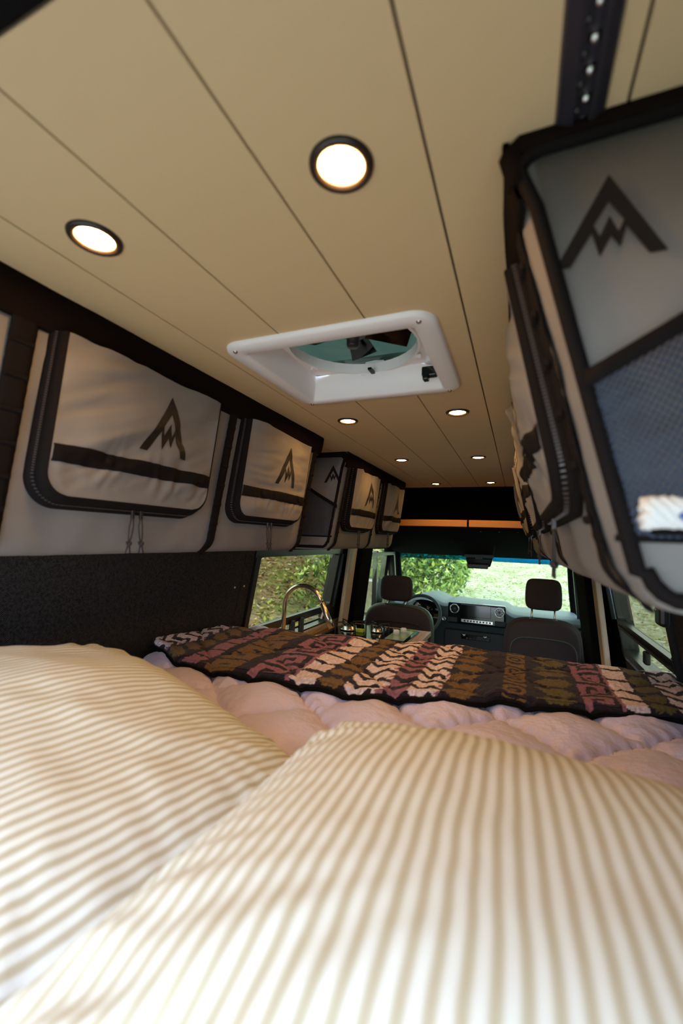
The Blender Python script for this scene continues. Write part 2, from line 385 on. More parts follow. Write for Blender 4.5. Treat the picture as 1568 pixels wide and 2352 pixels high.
# rubber edge at the window's front post
MB().tube([wp(-1, 2.735, -.105, .02), wp(-1, 2.74, -.3, .02), wp(-1, 2.735, -.47, .02)], .010, 10).build('post_seal', 'dash_plastic', w1, smooth=True)
MB().tube([wp(1, 2.575, -.10, .02), wp(1, 2.575, -.36, .02)], .010, 10).build('post_seal', 'dash_plastic', w2, smooth=True)

# windshield
wsT, wsB = (4.28, -.10), (5.05, -.70)
def wsp(x, t, o=0): bow = .12 * (1 - ((x + .36) / .85) ** 2); return (x, wsT[0] * (1 - t) + wsB[0] * t + bow + o, wsT[1] * (1 - t) + wsB[1] * t)
ws = struct(MB().grid(lambda u, v: wsp(-1.235 + 1.75 * u, .115 + v * .9), 12, 6).build('window_3', 'windshield_glass', solid=.004))
MB().grid(lambda u, v: wsp(-1.235 + 1.75 * u, -.02 + v * .135), 12, 2).build('sun_band', 'sun_band_glass', ws, solid=.004)
# A-pillars
def pillar(name, pts, r, m, flat=1.0): return struct(MB().tube(pts, r, 12, flat=flat).build(name, m, smooth=True))
pillar('trim_4', [(-1.165, 4.15, -.03), (-1.20, 4.36, -.16), (-1.265, 4.72, -.42), (-1.32, 5.0, -.75)], .055, 'headliner')
pillar('trim_5', [(.43, 4.15, -.03), (.455, 4.36, -.16), (.50, 4.72, -.42), (.56, 5.0, -.80)], .055, 'headliner')
# tan body-metal posts and dark B-pillar trims
def post(name, sg, ya0, ya1, yb0, yb1, z0, z1, n0, n1, m):      # (ya0..ya1) at the top, (yb0..yb1) at the bottom
    q = [(yb0, z0), (yb1, z0), (ya1, z1), (ya0, z1)]
    return struct(MB().hexa([wp(sg, y, max(z, -.615), n0) if z > -.62 else (wp(sg, y, -.615, n0)[0], y, z) for y, z in q], [wp(sg, y, max(z, -.615), n1) if z > -.62 else (wp(sg, y, -.615, n1)[0], y, z) for y, z in q]).build(name, m, bevel=.008))
post('trim_6', -1, 2.80, 2.93, 2.78, 2.90, -1.2, .3, .0, .03, 'body_metal')
post('trim_7', -1, 2.96, 3.20, 2.93, 3.17, -1.2, .3, .0, .06, 'headliner')
post('trim_8', 1, 2.67, 2.80, 2.66, 2.78, -1.2, .3, .0, .03, 'body_metal')
post('trim_9', 1, 2.83, 3.30, 2.83, 3.30, -1.2, .3, .0, .06, 'headliner')
post('trim_10', -1, 3.25, 3.33, 3.22, 3.27, -1.2, .3, -.005, .02, 'pale_trim')
post('trim_11', 1, 3.52, 3.60, 3.42, 3.52, -1.2, .3, -.005, .03, 'pale_trim')
# cab door windows
for sg, nm in ((-1, 'window_4'), (1, 'window_5')):
    mb = MB(); frame_loop(mb, sg, [(3.27, -.72), (4.42, -.72), (4.36, -.42), (4.08, -.11), (3.27, -.11)], .03, -.05, .02)
    mb.box(*sorted((wp(sg, 0, -.4, -.03)[0], wp(sg, 0, -.4, .01)[0])), 3.70, 3.735, -.70, -.10)
    fr = struct(mb.build(nm, 'frame_black'))
    MB().hexa([wp(sg, y, z, -.02) for y, z in ((3.27, -.72), (4.40, -.72), (4.08, -.12), (3.27, -.12))], [wp(sg, y, z, -.024) for y, z in ((3.27, -.72), (4.40, -.72), (4.08, -.12), (3.27, -.12))]).build('pane', 'window_glass', fr)
# window shade catch on the right wall
c = thing('shade_catch', 'black plastic shade catch on the right wall beside the rear side window', 'catch', (MIR - sidex(-.2), 1.68, -.25))
x = MIR - sidex(-.2)
MB().box(x - .03, x, 1.655, 1.72, -.245, -.10).build('catch_plate', 'black_plastic', c, bevel=.012)
mb = MB()
for z in (-.165, -.195): MB().lathe([(0, .004), (.004, .003), (.005, 0)], T(x - .030, 1.70, z) @ RY(-PI / 2), 10).build('rivet', 'steel', c, smooth=True)


# ================================================================== CEILING FITTINGS
lamp_xy = [(-.180, .393, 'brightest and nearest ceiling light, right of the left canvas bag and before the roof fan'), (-.542, .380, 'nearest ceiling light on the left above the big canvas pocket'),
           (-.540, 1.312, 'ceiling light just beyond the roof fan on the left'), (-.178, 1.312, 'ceiling light just beyond the roof fan on the right'),
           (-.541, 2.030, 'second ceiling light beyond the roof fan in the left row'), (-.179, 2.036, 'second ceiling light beyond the roof fan in the right row'),
           (-.532, 2.915, 'farthest ceiling light of the left row by the dark bulkhead'), (-.174, 2.895, 'farthest ceiling light of the right row by the dark bulkhead')]
def make_lamp():
    o = thing('ceiling_light', lamp_xy[0][2], 'ceiling light', (0, 0, 0), 'round recessed ceiling lights')
    MB().lathe([(.0235, -.0005), (.0255, -.004), (.031, -.0055), (.0345, -.003), (.0350, 0), (.0350, .001), (.0235, .001), (.0235, -.0005)], Matrix(), 40).build('bezel', 'bulb_bezel', o, smooth=True)
    MB().lathe([(0.0, -.0040), (.010, -.0038), (.018, -.0030), (.0225, -.0012), (.0238, .0)], Matrix(), 32).build('diffuser', 'lamp_glow', o, smooth=True)
    return o
L0 = make_lamp()
for i, (x, y, lb) in enumerate(lamp_xy):
    o = L0 if i == 0 else L0.copy()
    if i:
        C.objects.link(o)
        for ch in L0.children:
            c2 = ch.copy(); C.objects.link(c2); c2.parent = o
    o.location = (x, y, H); o['label'] = lb

# roof fan
fan = thing('roof_fan', 'white square roof vent fan with smoky green lid in the ceiling', 'roof fan', (-.365, .905, H))
ox0, ox1, oy0, oy1 = -.592, -.138, .700, 1.108
def rrect(x0, x1, y0, y1, r, z, k=8):
    P = []
    for cx, cy, a0 in ((x1 - r, y1 - r, 0), (x0 + r, y1 - r, 90), (x0 + r, y0 + r, 180), (x1 - r, y0 + r, 270)):
        for i in range(k + 1):
            a = math.radians(a0 + 90 * i / k); P.append((cx + r * math.cos(a), cy + r * math.sin(a), z))
    return P
def loft(mb, rings, closed_end=False):
    o = len(mb.v); k = len(rings[0])
    for rg in rings: mb.v += rg
    for j in range(len(rings) - 1):
        for i in range(k): mb.f.append((o + j * k + i, o + j * k + (i + 1) % k, o + (j + 1) * k + (i + 1) % k, o + (j + 1) * k + i))
    return mb
def ins(d, z, r): return rrect(ox0 + d, ox1 - d, oy0 + d, oy1 - d, r, z)
def hol(d, z, r): return rrect(hx0 + d, hx1 - d, hy0 + d, hy1 - d, r, z)
loft(MB(), [ins(0, H, .045), ins(.001, H - .006, .044), ins(.006, H - .010, .040), hol(-.006, H - .011, .012), hol(0, H - .007, .006), hol(.010, H + .058, .006)]).build('trim_frame', 'white_plastic', fan, smooth=True)
# ring plate with round opening
cx, cy, cr_ = -.367, .905, .1525
mb = MB(); k = 36; sq = []
for i in range(k):
    a = 2 * PI * i / k; ca, sa = math.cos(a), math.sin(a)
    q = min(((hx1 - hx0) / 2 - .010) / max(abs(ca), 1e-6), ((hy1 - hy0) / 2 - .010) / max(abs(sa), 1e-6)); sq.append(((hx0 + hx1) / 2 + ca * q, (hy0 + hy1) / 2 + sa * q, H + .058))
def circ(r, z): return [(cx + r * math.cos(2 * PI * i / k), cy + r * math.sin(2 * PI * i / k), z) for i in range(k)]
loft(mb, [sq, circ(cr_ + .007, H + .058), circ(cr_ + .006, H + .050), circ(cr_, H + .050), circ(cr_ - .001, H + .075)])
mb.build('shroud_plate', 'white_plastic', fan)
mb = MB()
for a in (100, 150, 215, 268, 330, 35):
    a = math.radians(a); mb = MB().box(-.009, .009, -.004, .008, -.006, .004, T(cx + (cr_ + .008) * math.cos(a), cy + (cr_ + .008) * math.sin(a), H + .050) @ RZ(a - PI / 2)); mb.build('screen_clip', 'white_plastic', fan, bevel=.001); mb = MB()

MB().lathe([(0, .13), (.08, .127), (.14, .112), (.165, .085), (.166, .076)], T(cx, cy, H), 40).build('lid', 'smoke_lid', fan, smooth=True)
MB().lathe([(0, .052), (.013, .052), (.015, .056), (.015, .08), (.03, .082), (.034, .10), (0, .10)], T(cx, cy, H), 20).build('motor_hub', 'black_plastic', fan, smooth=True)
for i in range(5):
    MB().hexa([(-.02, .03, 0), (.02, .03, .012), (.035, .135, .014), (-.03, .135, -.008)], [(-.02, .03, .002), (.02, .03, .014), (.035, .135, .016), (-.03, .135, -.006)]).build('fan_blade', 'smoke_lid', fan).location = (0, 0, 0)
    o = C.objects[-1]; o.matrix_parent_inverse = Matrix(); o.matrix_basis = T(0, 0, .085) @ RZ(math.radians(72 * i + 10))
MB().lathe([(0, 0), (.016, .002), (.017, .02), (.012, .024), (0, .024)], T(-.207, 1.035, H + .045), 20).build('crank_base', 'white_plastic', fan, smooth=True)
MB().box(-.226, -.190, 1.012, 1.034, H + .006, H + .030).box(-.222, -.208, 1.004, 1.026, H - .006, H + .010).build('crank_knob', 'gloss_black', fan, bevel=.003)
mb = MB()
for x, y in ((ox0 + .03, oy0 + .022), (ox1 - .03, oy0 + .022), (ox0 + .03, oy1 - .02), (ox1 - .03, oy1 - .02)): MB().lathe([(0, -.0035), (.0035, -.003), (.005, 0)], T(x, y, H - .0105), 12).build('screw', 'steel', fan, smooth=True)

MB().box(-.372, -.362, cy + cr_ - .03, cy + cr_ + .004, H + .046, H + .052).build('screen_tab', 'smoke_lid', fan)

# airline track on the right ceiling
tr = thing('ceiling_track', 'dark metal track with a row of shiny holes on the ceiling above the right bag', 'track', (.048, .3, H))
def prof_sweep(mb, prof, y0, y1):
    A = [(x, y0, z) for x, z in prof]; B = [(x, y1, z) for x, z in prof]; k = len(prof)
    mb.add(A + B, [tuple(range(k)), tuple(range(2 * k - 1, k - 1, -1))] + [(i, (i + 1) % k, k + (i + 1) % k, k + i) for i in range(k)]); return mb
prof_sweep(MB(), [(.027, H), (.029, H - .004), (.038, H - .009), (.042, H - .009), (.042, H - .003), (.055, H - .003), (.055, H - .009), (.059, H - .009), (.067, H - .004), (.069, H)], .19, 1.6).build('rail', 'dark_rail', tr)
for i in range(17):
    y = .205 + .0245 * i
    MB().lathe([(0, -.006), (.0022, -.0055), (.0042, -.003), (.0048, 0)], T(.0505, y, H - .003), 16).build('rail_glint', 'steel', tr, smooth=True)  # bright domes added in place of highlights at the track's holes
    MB().lathe([(0, -.0025), (.0028, -.002), (.0036, 0)], T(.0445, y + .0125, H - .003), 12).build('rail_glint_dim', 'dark_metal', tr, smooth=True)  # duller domes for the fainter highlights in between

# ================================================================== CANVAS ORGANISERS
def FX(v, sg=-1): return -.735 - .075 * v if sg < 0 else -.706 - .104 * v
def P3(sg, y, v, n=0.0):
    x = FX(v, sg) + n
    return Vector((MIR - x if sg > 0 else x, y, .4 - .45 * v + n * .16))
LOGO = [(.5, 1), (1, 0), (.85, 0), (.655, .36), (.60, .13), (.52, .28), (.42, .06), (.345, .36), (.15, 0), (0, 0)]
LHOLE = [(.5, .68), (.632, .44), (.585, .32), (.505, .52), (.42, .30), (.365, .44)]
def logo_mesh(fn):
    tri = tessellate_polygon([[Vector((*p, 0)) for p in LOGO], [Vector((*p, 0)) for p in LHOLE]])
    bm = bmesh.new(); pts = LOGO + LHOLE; vs = [bm.verts.new((*p, 0)) for p in pts]
    for t_ in tri: bm.faces.new([vs[i] for i in t_])
    for i in range(1, 14):
        for nrm in ((1, 0, 0), (0, 1, 0)):
            bmesh.ops.bisect_plane(bm, geom=bm.verts[:] + bm.edges[:] + bm.faces[:], plane_co=(i / 14, i / 14, 0), plane_no=nrm)
    mb = MB(); bm.verts.ensure_lookup_table()
    for v in bm.verts: mb.v.append(tuple(fn(v.co.x, v.co.y)))
    mb.f = [tuple(v.index for v in f.verts) for f in bm.faces]; bm.free(); return mb
def cord_pull(parent, sg, y, v, n, sd):
    rnd = random.Random(sd); p = P3(sg, y, v, n); s_ = -1 if sg > 0 else 1
    for k in range(2):
        q = p + Vector((s_ * .001, (k - .5) * .022, -.004)); sw = rnd.uniform(-.004, .004)
        MB().box(-.003, .003, -.0035, .0035, -.020, .002, T(*q)).build('zipper_slider', 'dark_metal', parent, bevel=.001)
        mb = MB()
        for e in (-1, 1):
            mb.tube([q + Vector((0, e * .002, -.016)), q + Vector((.0, e * .005 + sw * .3, -.036)), q + Vector((0, e * .004 + sw, -.058)), q + Vector((0, e * .001 + sw * 1.5, -.072))], .0016, 6)
            mb.tube([q + Vector((0, e * .002 + sw * 1.6, -.078)), q + Vector((0, e * .006 + sw * 2, -.094))], .0018, 6)
        c_ = q + Vector((0, sw * 1.5, -.074))
        mb.tube([c_ + Vector((.0035 * math.sin(a * 1.05), .0048 * math.cos(a), .0035 * math.sin(a * 2))) for a in [i * .5 for i in range(14)]], .0022, 6)
        mb.build('pull_cord', 'cord', parent, smooth=True)
def make_pocket(root, sg, ya, yb, seed, lg=True, D=.042, wrk=1.0):
    if sg > 0: D = .030
    va, vb, r = .15, .775, .045; hw = (yb - ya) / 2; ym = (ya + yb) / 2
    def half(v, rr=r, h=hw, vbb=vb):
        d = (v - (vbb - rr / .45)) * .45
        return h - (rr - math.sqrt(max(rr * rr - d * d, 0))) if d > 0 else h
    def depth(s_, t):
        e = min(1, 6 * min(s_, 1 - s_) + .0) ** .6 if 0 < s_ < 1 else 0
        eb = min(1, 7 * (1 - t)) ** .6 if t < 1 else 0
        n0 = D * (.72 + .28 * t); Y = s_ * 2 * hw
        # tension folds: from the upper corner to the strap, pleats under the strap
        pl = .0042 * math.sin(Y * 150 + seed + 8 * fbm(Y * 9, t * 2, seed)) * (.6 + fbm(Y * 5, t, seed)) * math.exp(-((t - .80) / .16) ** 2)
        sl_ = .75 * math.cos(seed * 1.7); ac = (t * .28 - Y * sl_) if abs(sl_) < .6 else (Y - t * .28 * .3 * sl_); al = Y + t * .28
        big_ = .015 * fbm(ac * 12 + seed, al * 2.6, seed) + .011 * (abs(fbm(ac * 20 + seed, al * 4, seed + 9)) - .12)
        return n0 + (.013 * (1 - (2 * s_ - 1) ** 2) * math.sin(PI * min(1, t * 1.05)) + wrk * (big_ * (1 - .65 * math.exp(-((s_ - .58) / .22) ** 2)) + pl)) * e * eb
    def F(s_, t, off=0.0):
        v = va + (vb - va) * t; return P3(sg, ym + half(v) * (2 * s_ - 1), v, depth(s_, t) + off)
    front = MB().grid(lambda u, v: F(u, v), 64, 56).build('pocket', 'grey_canvas', root, smooth=True)
    # gusset path down the near side, round the bottom, up the far side
    path = []
    tl = [i / 14 * .86 for i in range(14)] + [1 - .14 * (1 - math.sin(i / 12 * PI / 2)) for i in range(13)]
    path += [(0, t_) for t_ in tl] + [(i / 24, 1.0) for i in range(1, 24)] + [(1, t_) for t_ in tl[::-1]]
    def onorm(s_, t):
        if s_ not in (0, 1): return Vector((0, 0, -1))
        d = ((va + (vb - va) * t) - (vb - r / .45)) * .45; f = min(1, max(0, d / r)); c_ = math.sqrt(1 - f * f)
        return Vector((0, -c_ if s_ == 0 else c_, -f))
    def rim(s_, t, q):
        v = va + (vb - va) * t
        return P3(sg, ym + half(v) * (2 * s_ - 1), v, q * (D * (.72 + .28 * t) + .003) - .002) + onorm(s_, t) * .014 * (1 - q)
    g = MB(); prof = [0, .1, .42, .44, .56, .58, .93, 1.0]; rows = [[rim(s_, t, q) for q in prof] for s_, t in path]
    bulge = [0, .004, .006, .003, .003, .006, .005, 0]; o0 = 0
    for ri, rw in enumerate(rows):
        s_, t = path[ri]
        d_ = onorm(s_, t)
        for qi, p in enumerate(rw): g.v.append(tuple(p + d_ * bulge[qi]))
    K = len(prof)
    for i in range(len(rows) - 1):
        for q in range(K - 1): g.f.append((i * K + q, (i + 1) * K + q, (i + 1) * K + q + 1, i * K + q + 1))
    g.build('gusset', 'webbing', front, smooth=True)
    z = MB(); dense = []
    for i in range(len(path) - 1):
        (s0, t0), (s1, t1) = path[i], path[i + 1]; a, c_ = rim(s0, t0, .5), rim(s1, t1, .5)
        m_ = max(1, int((c_ - a).length / .0042))
        for j in range(m_): dense.append((a.lerp(c_, j / m_), (c_ - a).normalized(), s0, t0))
    for p, d_, s_, t in dense[::1 if ya < 1.4 else 2]:
        o_ = onorm(s_, t); w_ = d_.cross(o_)
        p = p + o_ * .0045
        A = [p - d_ * .0013 - w_ * .003, p + d_ * .0013 - w_ * .003, p + d_ * .0013 + w_ * .003, p - d_ * .0013 + w_ * .003]
        z.hexa(A, [q + o_ * .0018 for q in A])
    z.build('zipper_teeth', 'zipper_teeth', front)
    t0, t1 = .685, .795
    MB().grid(lambda u, v: F(.004 + .992 * u, t0 + (t1 - t0) * v, .0035 if 0 < v < 1 else .0012), 64, 6).build('webbing_band', 'webbing', front, smooth=True)
    for s_ in (.27, .9):
        p = F(s_, .74, .004); MB().lathe([(0, .0035), (.005, .003), (.0085, .0015), (.0095, 0)], T(*p) @ RY(PI / 2 * (-1 if sg > 0 else 1)), 20).build('snap_button', 'webbing', front, smooth=True)
    if lg:
        lw = .135; lh = .145
        def lf(u, w_):
            yy = (ym + .035 * hw / .2) + ((u - .5) * lw) * (1 if sg < 0 else -1); v = va + (vb - va) * (.60 - w_ * .46)
            s_ = (yy - ym) / (2 * half(v)) + .5; return F(min(max(s_, 0), 1), (v - va) / (vb - va), .0012)
        logo_mesh(lf).build('logo', 'logo_print', front, smooth=True)
    cord_pull(front, sg, ym + .01, vb + .01, D * .55, seed)
    return front
def organizer(sg, y0, y1, label, pockets, straps, endface=True, lock=None):
    root = thing('canvas_organizer', label, 'hanging organizer', (-.93 if sg < 0 else .21, (y0 + y1) / 2, -.05), 'canvas organizers hung along both walls')
    sec = []           # cross-section (x,z) left version
    sec.append((sidex(.385) + .02, .392)); sec.append((FX(0, sg) - .010, .392)); sec.append((FX(0, sg) - .002, .385))
    for i in range(1, 15): v = .04 + (.93 - .04) * i / 14; sec.append((FX(v, sg), .4 - .45 * v))
    for i in range(1, 6):
        a = i / 5 * PI / 2; sec.append((FX(1, sg) - .03 * (1 - math.cos(a)) * 1.0 + .002, .4 - .45 * .93 - .034 * math.sin(a)))
    for i in range(1, 5): sec.append((-.845 - (.845 - 1.12) * -i / 4 * 1.0, -.056))
    def cs(sg_, p, y): return (MIR - p[0] if sg_ > 0 else p[0], y, p[1])
    ys = [y0 + (y1 - y0) * i / 60 for i in range(61)]
    b = MB(); k = len(sec)
    for y in ys:
        e = min(1, min(y - y0, y1 - y) / .05)
        for i, p in enumerate(sec):
            wob = (.007 * fbm(y * 7, p[1] * 6, sg * 3 + 1) + .003 * fbm(y * 22, p[1] * 9, sg + 5)) * e if 2 < i < k - 4 else 0
            b.v.append(cs(sg, (p[0] + wob - .012 * (1 - e) ** 2, p[1] + wob * .2), y))
    for j in range(60):
        for i in range(k - 1): b.f.append((j * k + i, j * k + i + 1, (j + 1) * k + i + 1, (j + 1) * k + i))
    b.f.append(tuple(range(k))); b.f.append(tuple(60 * k + i for i in range(k))[::-1])
    b.build('body', 'grey_canvas', root, smooth=True)
    # hook-and-loop band along the top edge
    def band(u, v):
        y = y0 - .004 + (y1 - y0 + .008) * u; n_ = [0, .006, .008, .010, .009, .007, .0015][int(round(v * 6))]; vv = [-.0, .0, .012, .05, .10, .140, .148][int(round(v * 6))]
        return P3(sg, y, vv, n_ + .002 * fbm(y * 6, vv * 3, 2)) + Vector((0, 0, -.001))
    MB().grid(band, 50, 6).build('top_band', 'velcro', root, smooth=True, solid=.002)
    for ya, yb in pockets: make_pocket(root, sg, ya, yb, ya * 7.3 + sg)
    for y, wd in straps:
        def st(u, v, y=y, wd=wd):
            vv = .145 + .865 * v; q = 0.0
            if vv > .93: q = 1 - math.cos(min(1, (vv - .93) / .07) * PI / 2)
            return P3(sg, y + wd * (u - .5), vv, .0055 + (.0015 if 0 < u < 1 else 0) - .028 * q + .0012 * math.sin(vv * 60) ** 8)
        sp = MB().grid(st, 4, 60).build('vertical_strap', 'webbing', root, smooth=True, solid=.002)
        for i in range(6):
            vv = .22 + .12 * i; a = [P3(sg, y + wd * s_, vv + t_, .009) for s_, t_ in ((-.45, 0), (.45, 0), (.45, .02), (-.45, .02))]; c_ = [P3(sg, y + wd * s_, vv + t_, .0125) for s_, t_ in ((-.4, .004), (.4, .004), (.4, .016), (-.4, .016))]
            MB().hexa(a, c_).build('strap_loop', 'webbing', sp)
    if endface:
        yE = y0
        def ex_(x, z, o=0.0): return Vector((MIR - x if sg > 0 else x, yE - o, z))
        # dark binding round the end panel
        loop = [ex_(*p) for p in sec[1:21]] + [ex_(-1.0, -.056)]
        ins_ = [p + Vector(((.009 if sg > 0 else -.009), -.003, 0)) for p in loop]
        tx = FX(0, sg)
        ins_[0] = ex_(tx - .030, .383, .003); ins_[1] = ex_(tx - .018, .378, .003); ins_[2] = ex_(tx - .010, .366, .003)
        for q in range(-5, 0): ins_[q] = ins_[q] + Vector((0, 0, .010))
        ins_ = [ex_(-1.04, .384, .004)] + ins_ + [ex_(-1.1, -.042, .004)]
        ins_[-2] = ex_(-1.0, -.042, .004)
        MB().tube(ins_, .0068, 8).build('panel_binding', 'webbing', root, smooth=True)
        MB().tube([ex_(-1.05, .392)] + [ex_(p[0], p[1]) for p in sec[1:4]], .011, 8).build('top_binding', 'velcro', root, smooth=True)
        # logo
        def le(u, w_):
            if sg > 0: return Vector((.028 + .088 * u, yE - .0025 - .0, .258 + .082 * w_))
            return Vector((-.845 + .088 * u, yE - .0025, .258 + .082 * w_))
        logo_mesh(le).build('end_logo', 'logo_print', root)
        # pocket top tape and the net below it
        def tp(f, z_, o): return ex_(-.772 - .30 * f if True else 0, z_, o)
        def ztop(f): return .156 + .20 * f - .012 * math.sin(f * PI)
        MB().grid(lambda u, v: tp(u, ztop(u) - .017 * v, .014 * math.sin(PI * min(1, u + .15)) + .003), 16, 2).build('pocket_tape', 'webbing', root, smooth=True, solid=.002)
        def net(u, w_):
            zz = ztop(u) * (1 - w_) + .010 * w_ - .012 * (1 - w_); xx = -.772 - .30 * u - .028 * w_ * (1 - u)
            bl = .018 * math.sin(PI * min(1, u * 1.0 + .02)) * (.55 + .45 * math.sin(PI * w_)) + .004 * fbm(u * 8, w_ * 5, 3)
            return ex_(xx, zz, bl + .004)
        nb = MB(); NL = 50
        for fam in (1, -1):
            for i in range(-22, NL):
                A_ = []
                for j in range(0, 25):
                    w_ = j / 24; u = (i / NL) + fam * (w_ - .5) * .42 + .21
                    u = u - .2 if fam > 0 else u
                    if 0 <= u <= 1: A_.append((u, w_))
                if len(A_) < 2: continue
                pp = [net(u, w_) for u, w_ in A_]; o_ = len(nb.v)
                for q in pp: nb.v.append(tuple(q + Vector((-.0012, -.0004 * fam, 0)))); nb.v.append(tuple(q + Vector((.0012, -.0004 * fam, 0))))
                for j in range(len(pp) - 1): nb.f.append((o_ + 2 * j, o_ + 2 * j + 1, o_ + 2 * j + 3, o_ + 2 * j + 2))
        nb.build('net_pocket', 'mesh_net', root)
        MB().grid(lambda u, v: ex_(-.795 - .3 * u, .012 - .006 * v, .005 + .002 * (v > .5)), 8, 2).build('net_hem', 'webbing', root, solid=.002)
    return root
orgL = organizer(-1, .21, 1.515, 'grey canvas wall organizer nearest on the left, two puffed zip pockets', [(.470, .872), (1.015, 1.395)], [(.413, .040), (.958, .030), (1.475, .026)], endface=False)
orgL2 = organizer(-1, 1.79, 2.85, 'grey canvas wall organizer farther on the left by the cab', [(1.88, 2.25), (2.40, 2.79)], [(1.835, .032), (2.325, .028)])
orgR = organizer(1, .430, 1.56, 'big blurred canvas organizer at right with net end pocket, nearest of all', [(.54, .93), (1.06, 1.42)], [(.487, .034), (.995, .030)])
orgR2 = organizer(1, 1.80, 2.85, 'canvas organizer farther on the right wall behind the blurred one', [(1.90, 2.27), (2.40, 2.77)], [(1.84, .03)], endface=False)
# metal ring at the end of the left organizer
MB().tube([(-.757 + .008 * math.sin(a), 1.525, .345 + .011 * math.cos(a)) for a in [i * PI / 8 for i in range(16)]], .0014, 6, closed=True).build('metal_ring', 'steel', orgL, smooth=True)
# rolled strap inside the net pocket of the right organizer
rs = thing('rolled_rope', 'white and blue rolled rope lying in the net pocket at right', 'rope', (.16, .425, .03))
mb = MB()
for k in range(6):
    a = k * PI / 3; pts = [Vector((.094 + .17 * i / 24, .4215 + .0045 * math.cos(a + i * .9), .030 + .010 * math.sin(a + i * .9))) for i in range(25)]
    mb.tube(pts, .0055, 7)
mb.build('strands', 'rope_white', rs, smooth=True)
MB().tube([Vector((.118 + .0015 * i, .4125 - .0008 * math.sin(i), .026 + .001 * i)) for i in range(12)], .0035, 7).build('tie', 'rope_blue', rs, smooth=True)
tag(MB().box(.100, .29, .417, .430, .012, .0185).build('folded_pouch', 'black_fabric', bevel=.003), 'black folded pouch under the white rope in the right net pocket', 'pouch')

# ================================================================== BED
bed = thing('bed_platform', 'raised bed platform with mattress across the van under the blankets', 'bed', (-.36, .95, -.55))
MB().box(-1.225, .50, -.18, 1.70, -.60, -.57).box(-1.22, -1.16, -.16, 1.68, FL, -.60).box(.42, .48, -.16, 1.68, FL, -.60).build('platform', 'wood', bed, bevel=.004)
MB().box(-1.205, .47, -.17, 1.66, -.57, -.475).build('mattress', 'mattress_cover', bed, bevel=.03, seg=4)
def quilt_z(x, y):
    p = (x + y - .51) / .30; q = (x - y + 1.76) / .29
    a = abs(math.sin(PI * p)); b_ = abs(math.sin(PI * q))
    z = -.437 + .036 * (min(a, b_) ** .55) * (.75 + .25 * max(a, b_)) - .010 * math.exp(-(min(a, b_) / .07) ** 2)
    z += .004 * fbm(x * 7, y * 7, 1) * (a * b_) ** .3 + .004 * abs(fbm(x * 16 + y * 9, y * 8, 4)) * (a * b_) ** .2
    # puckers along the seams
    z += .0045 * math.sin(PI * p * 9 + 3 * fbm(x * 6, y * 6, 2)) * math.exp(-(b_ / .35) ** 2) + .0045 * math.sin(PI * q * 9 + 3 * fbm(x * 6, y * 6, 5)) * math.exp(-(a / .35) ** 2)
    ed = min(x + 1.2, .47 - x, 1.70 - y, y + .18)
    if ed < .05: z -= .05 * (1 - ed / .05) ** 2
    return z
dv = MB().grid(lambda u, v: (lambda x, y: (x, y, quilt_z(x, y)))(-1.188 + 1.645 * u, -.17 + 1.865 * v), 230, 250).build('duvet', 'quilt_satin', smooth=True, solid=.004)
tag(dv, 'pale pink quilted duvet with diamond stitching spread over the bed', 'duvet')

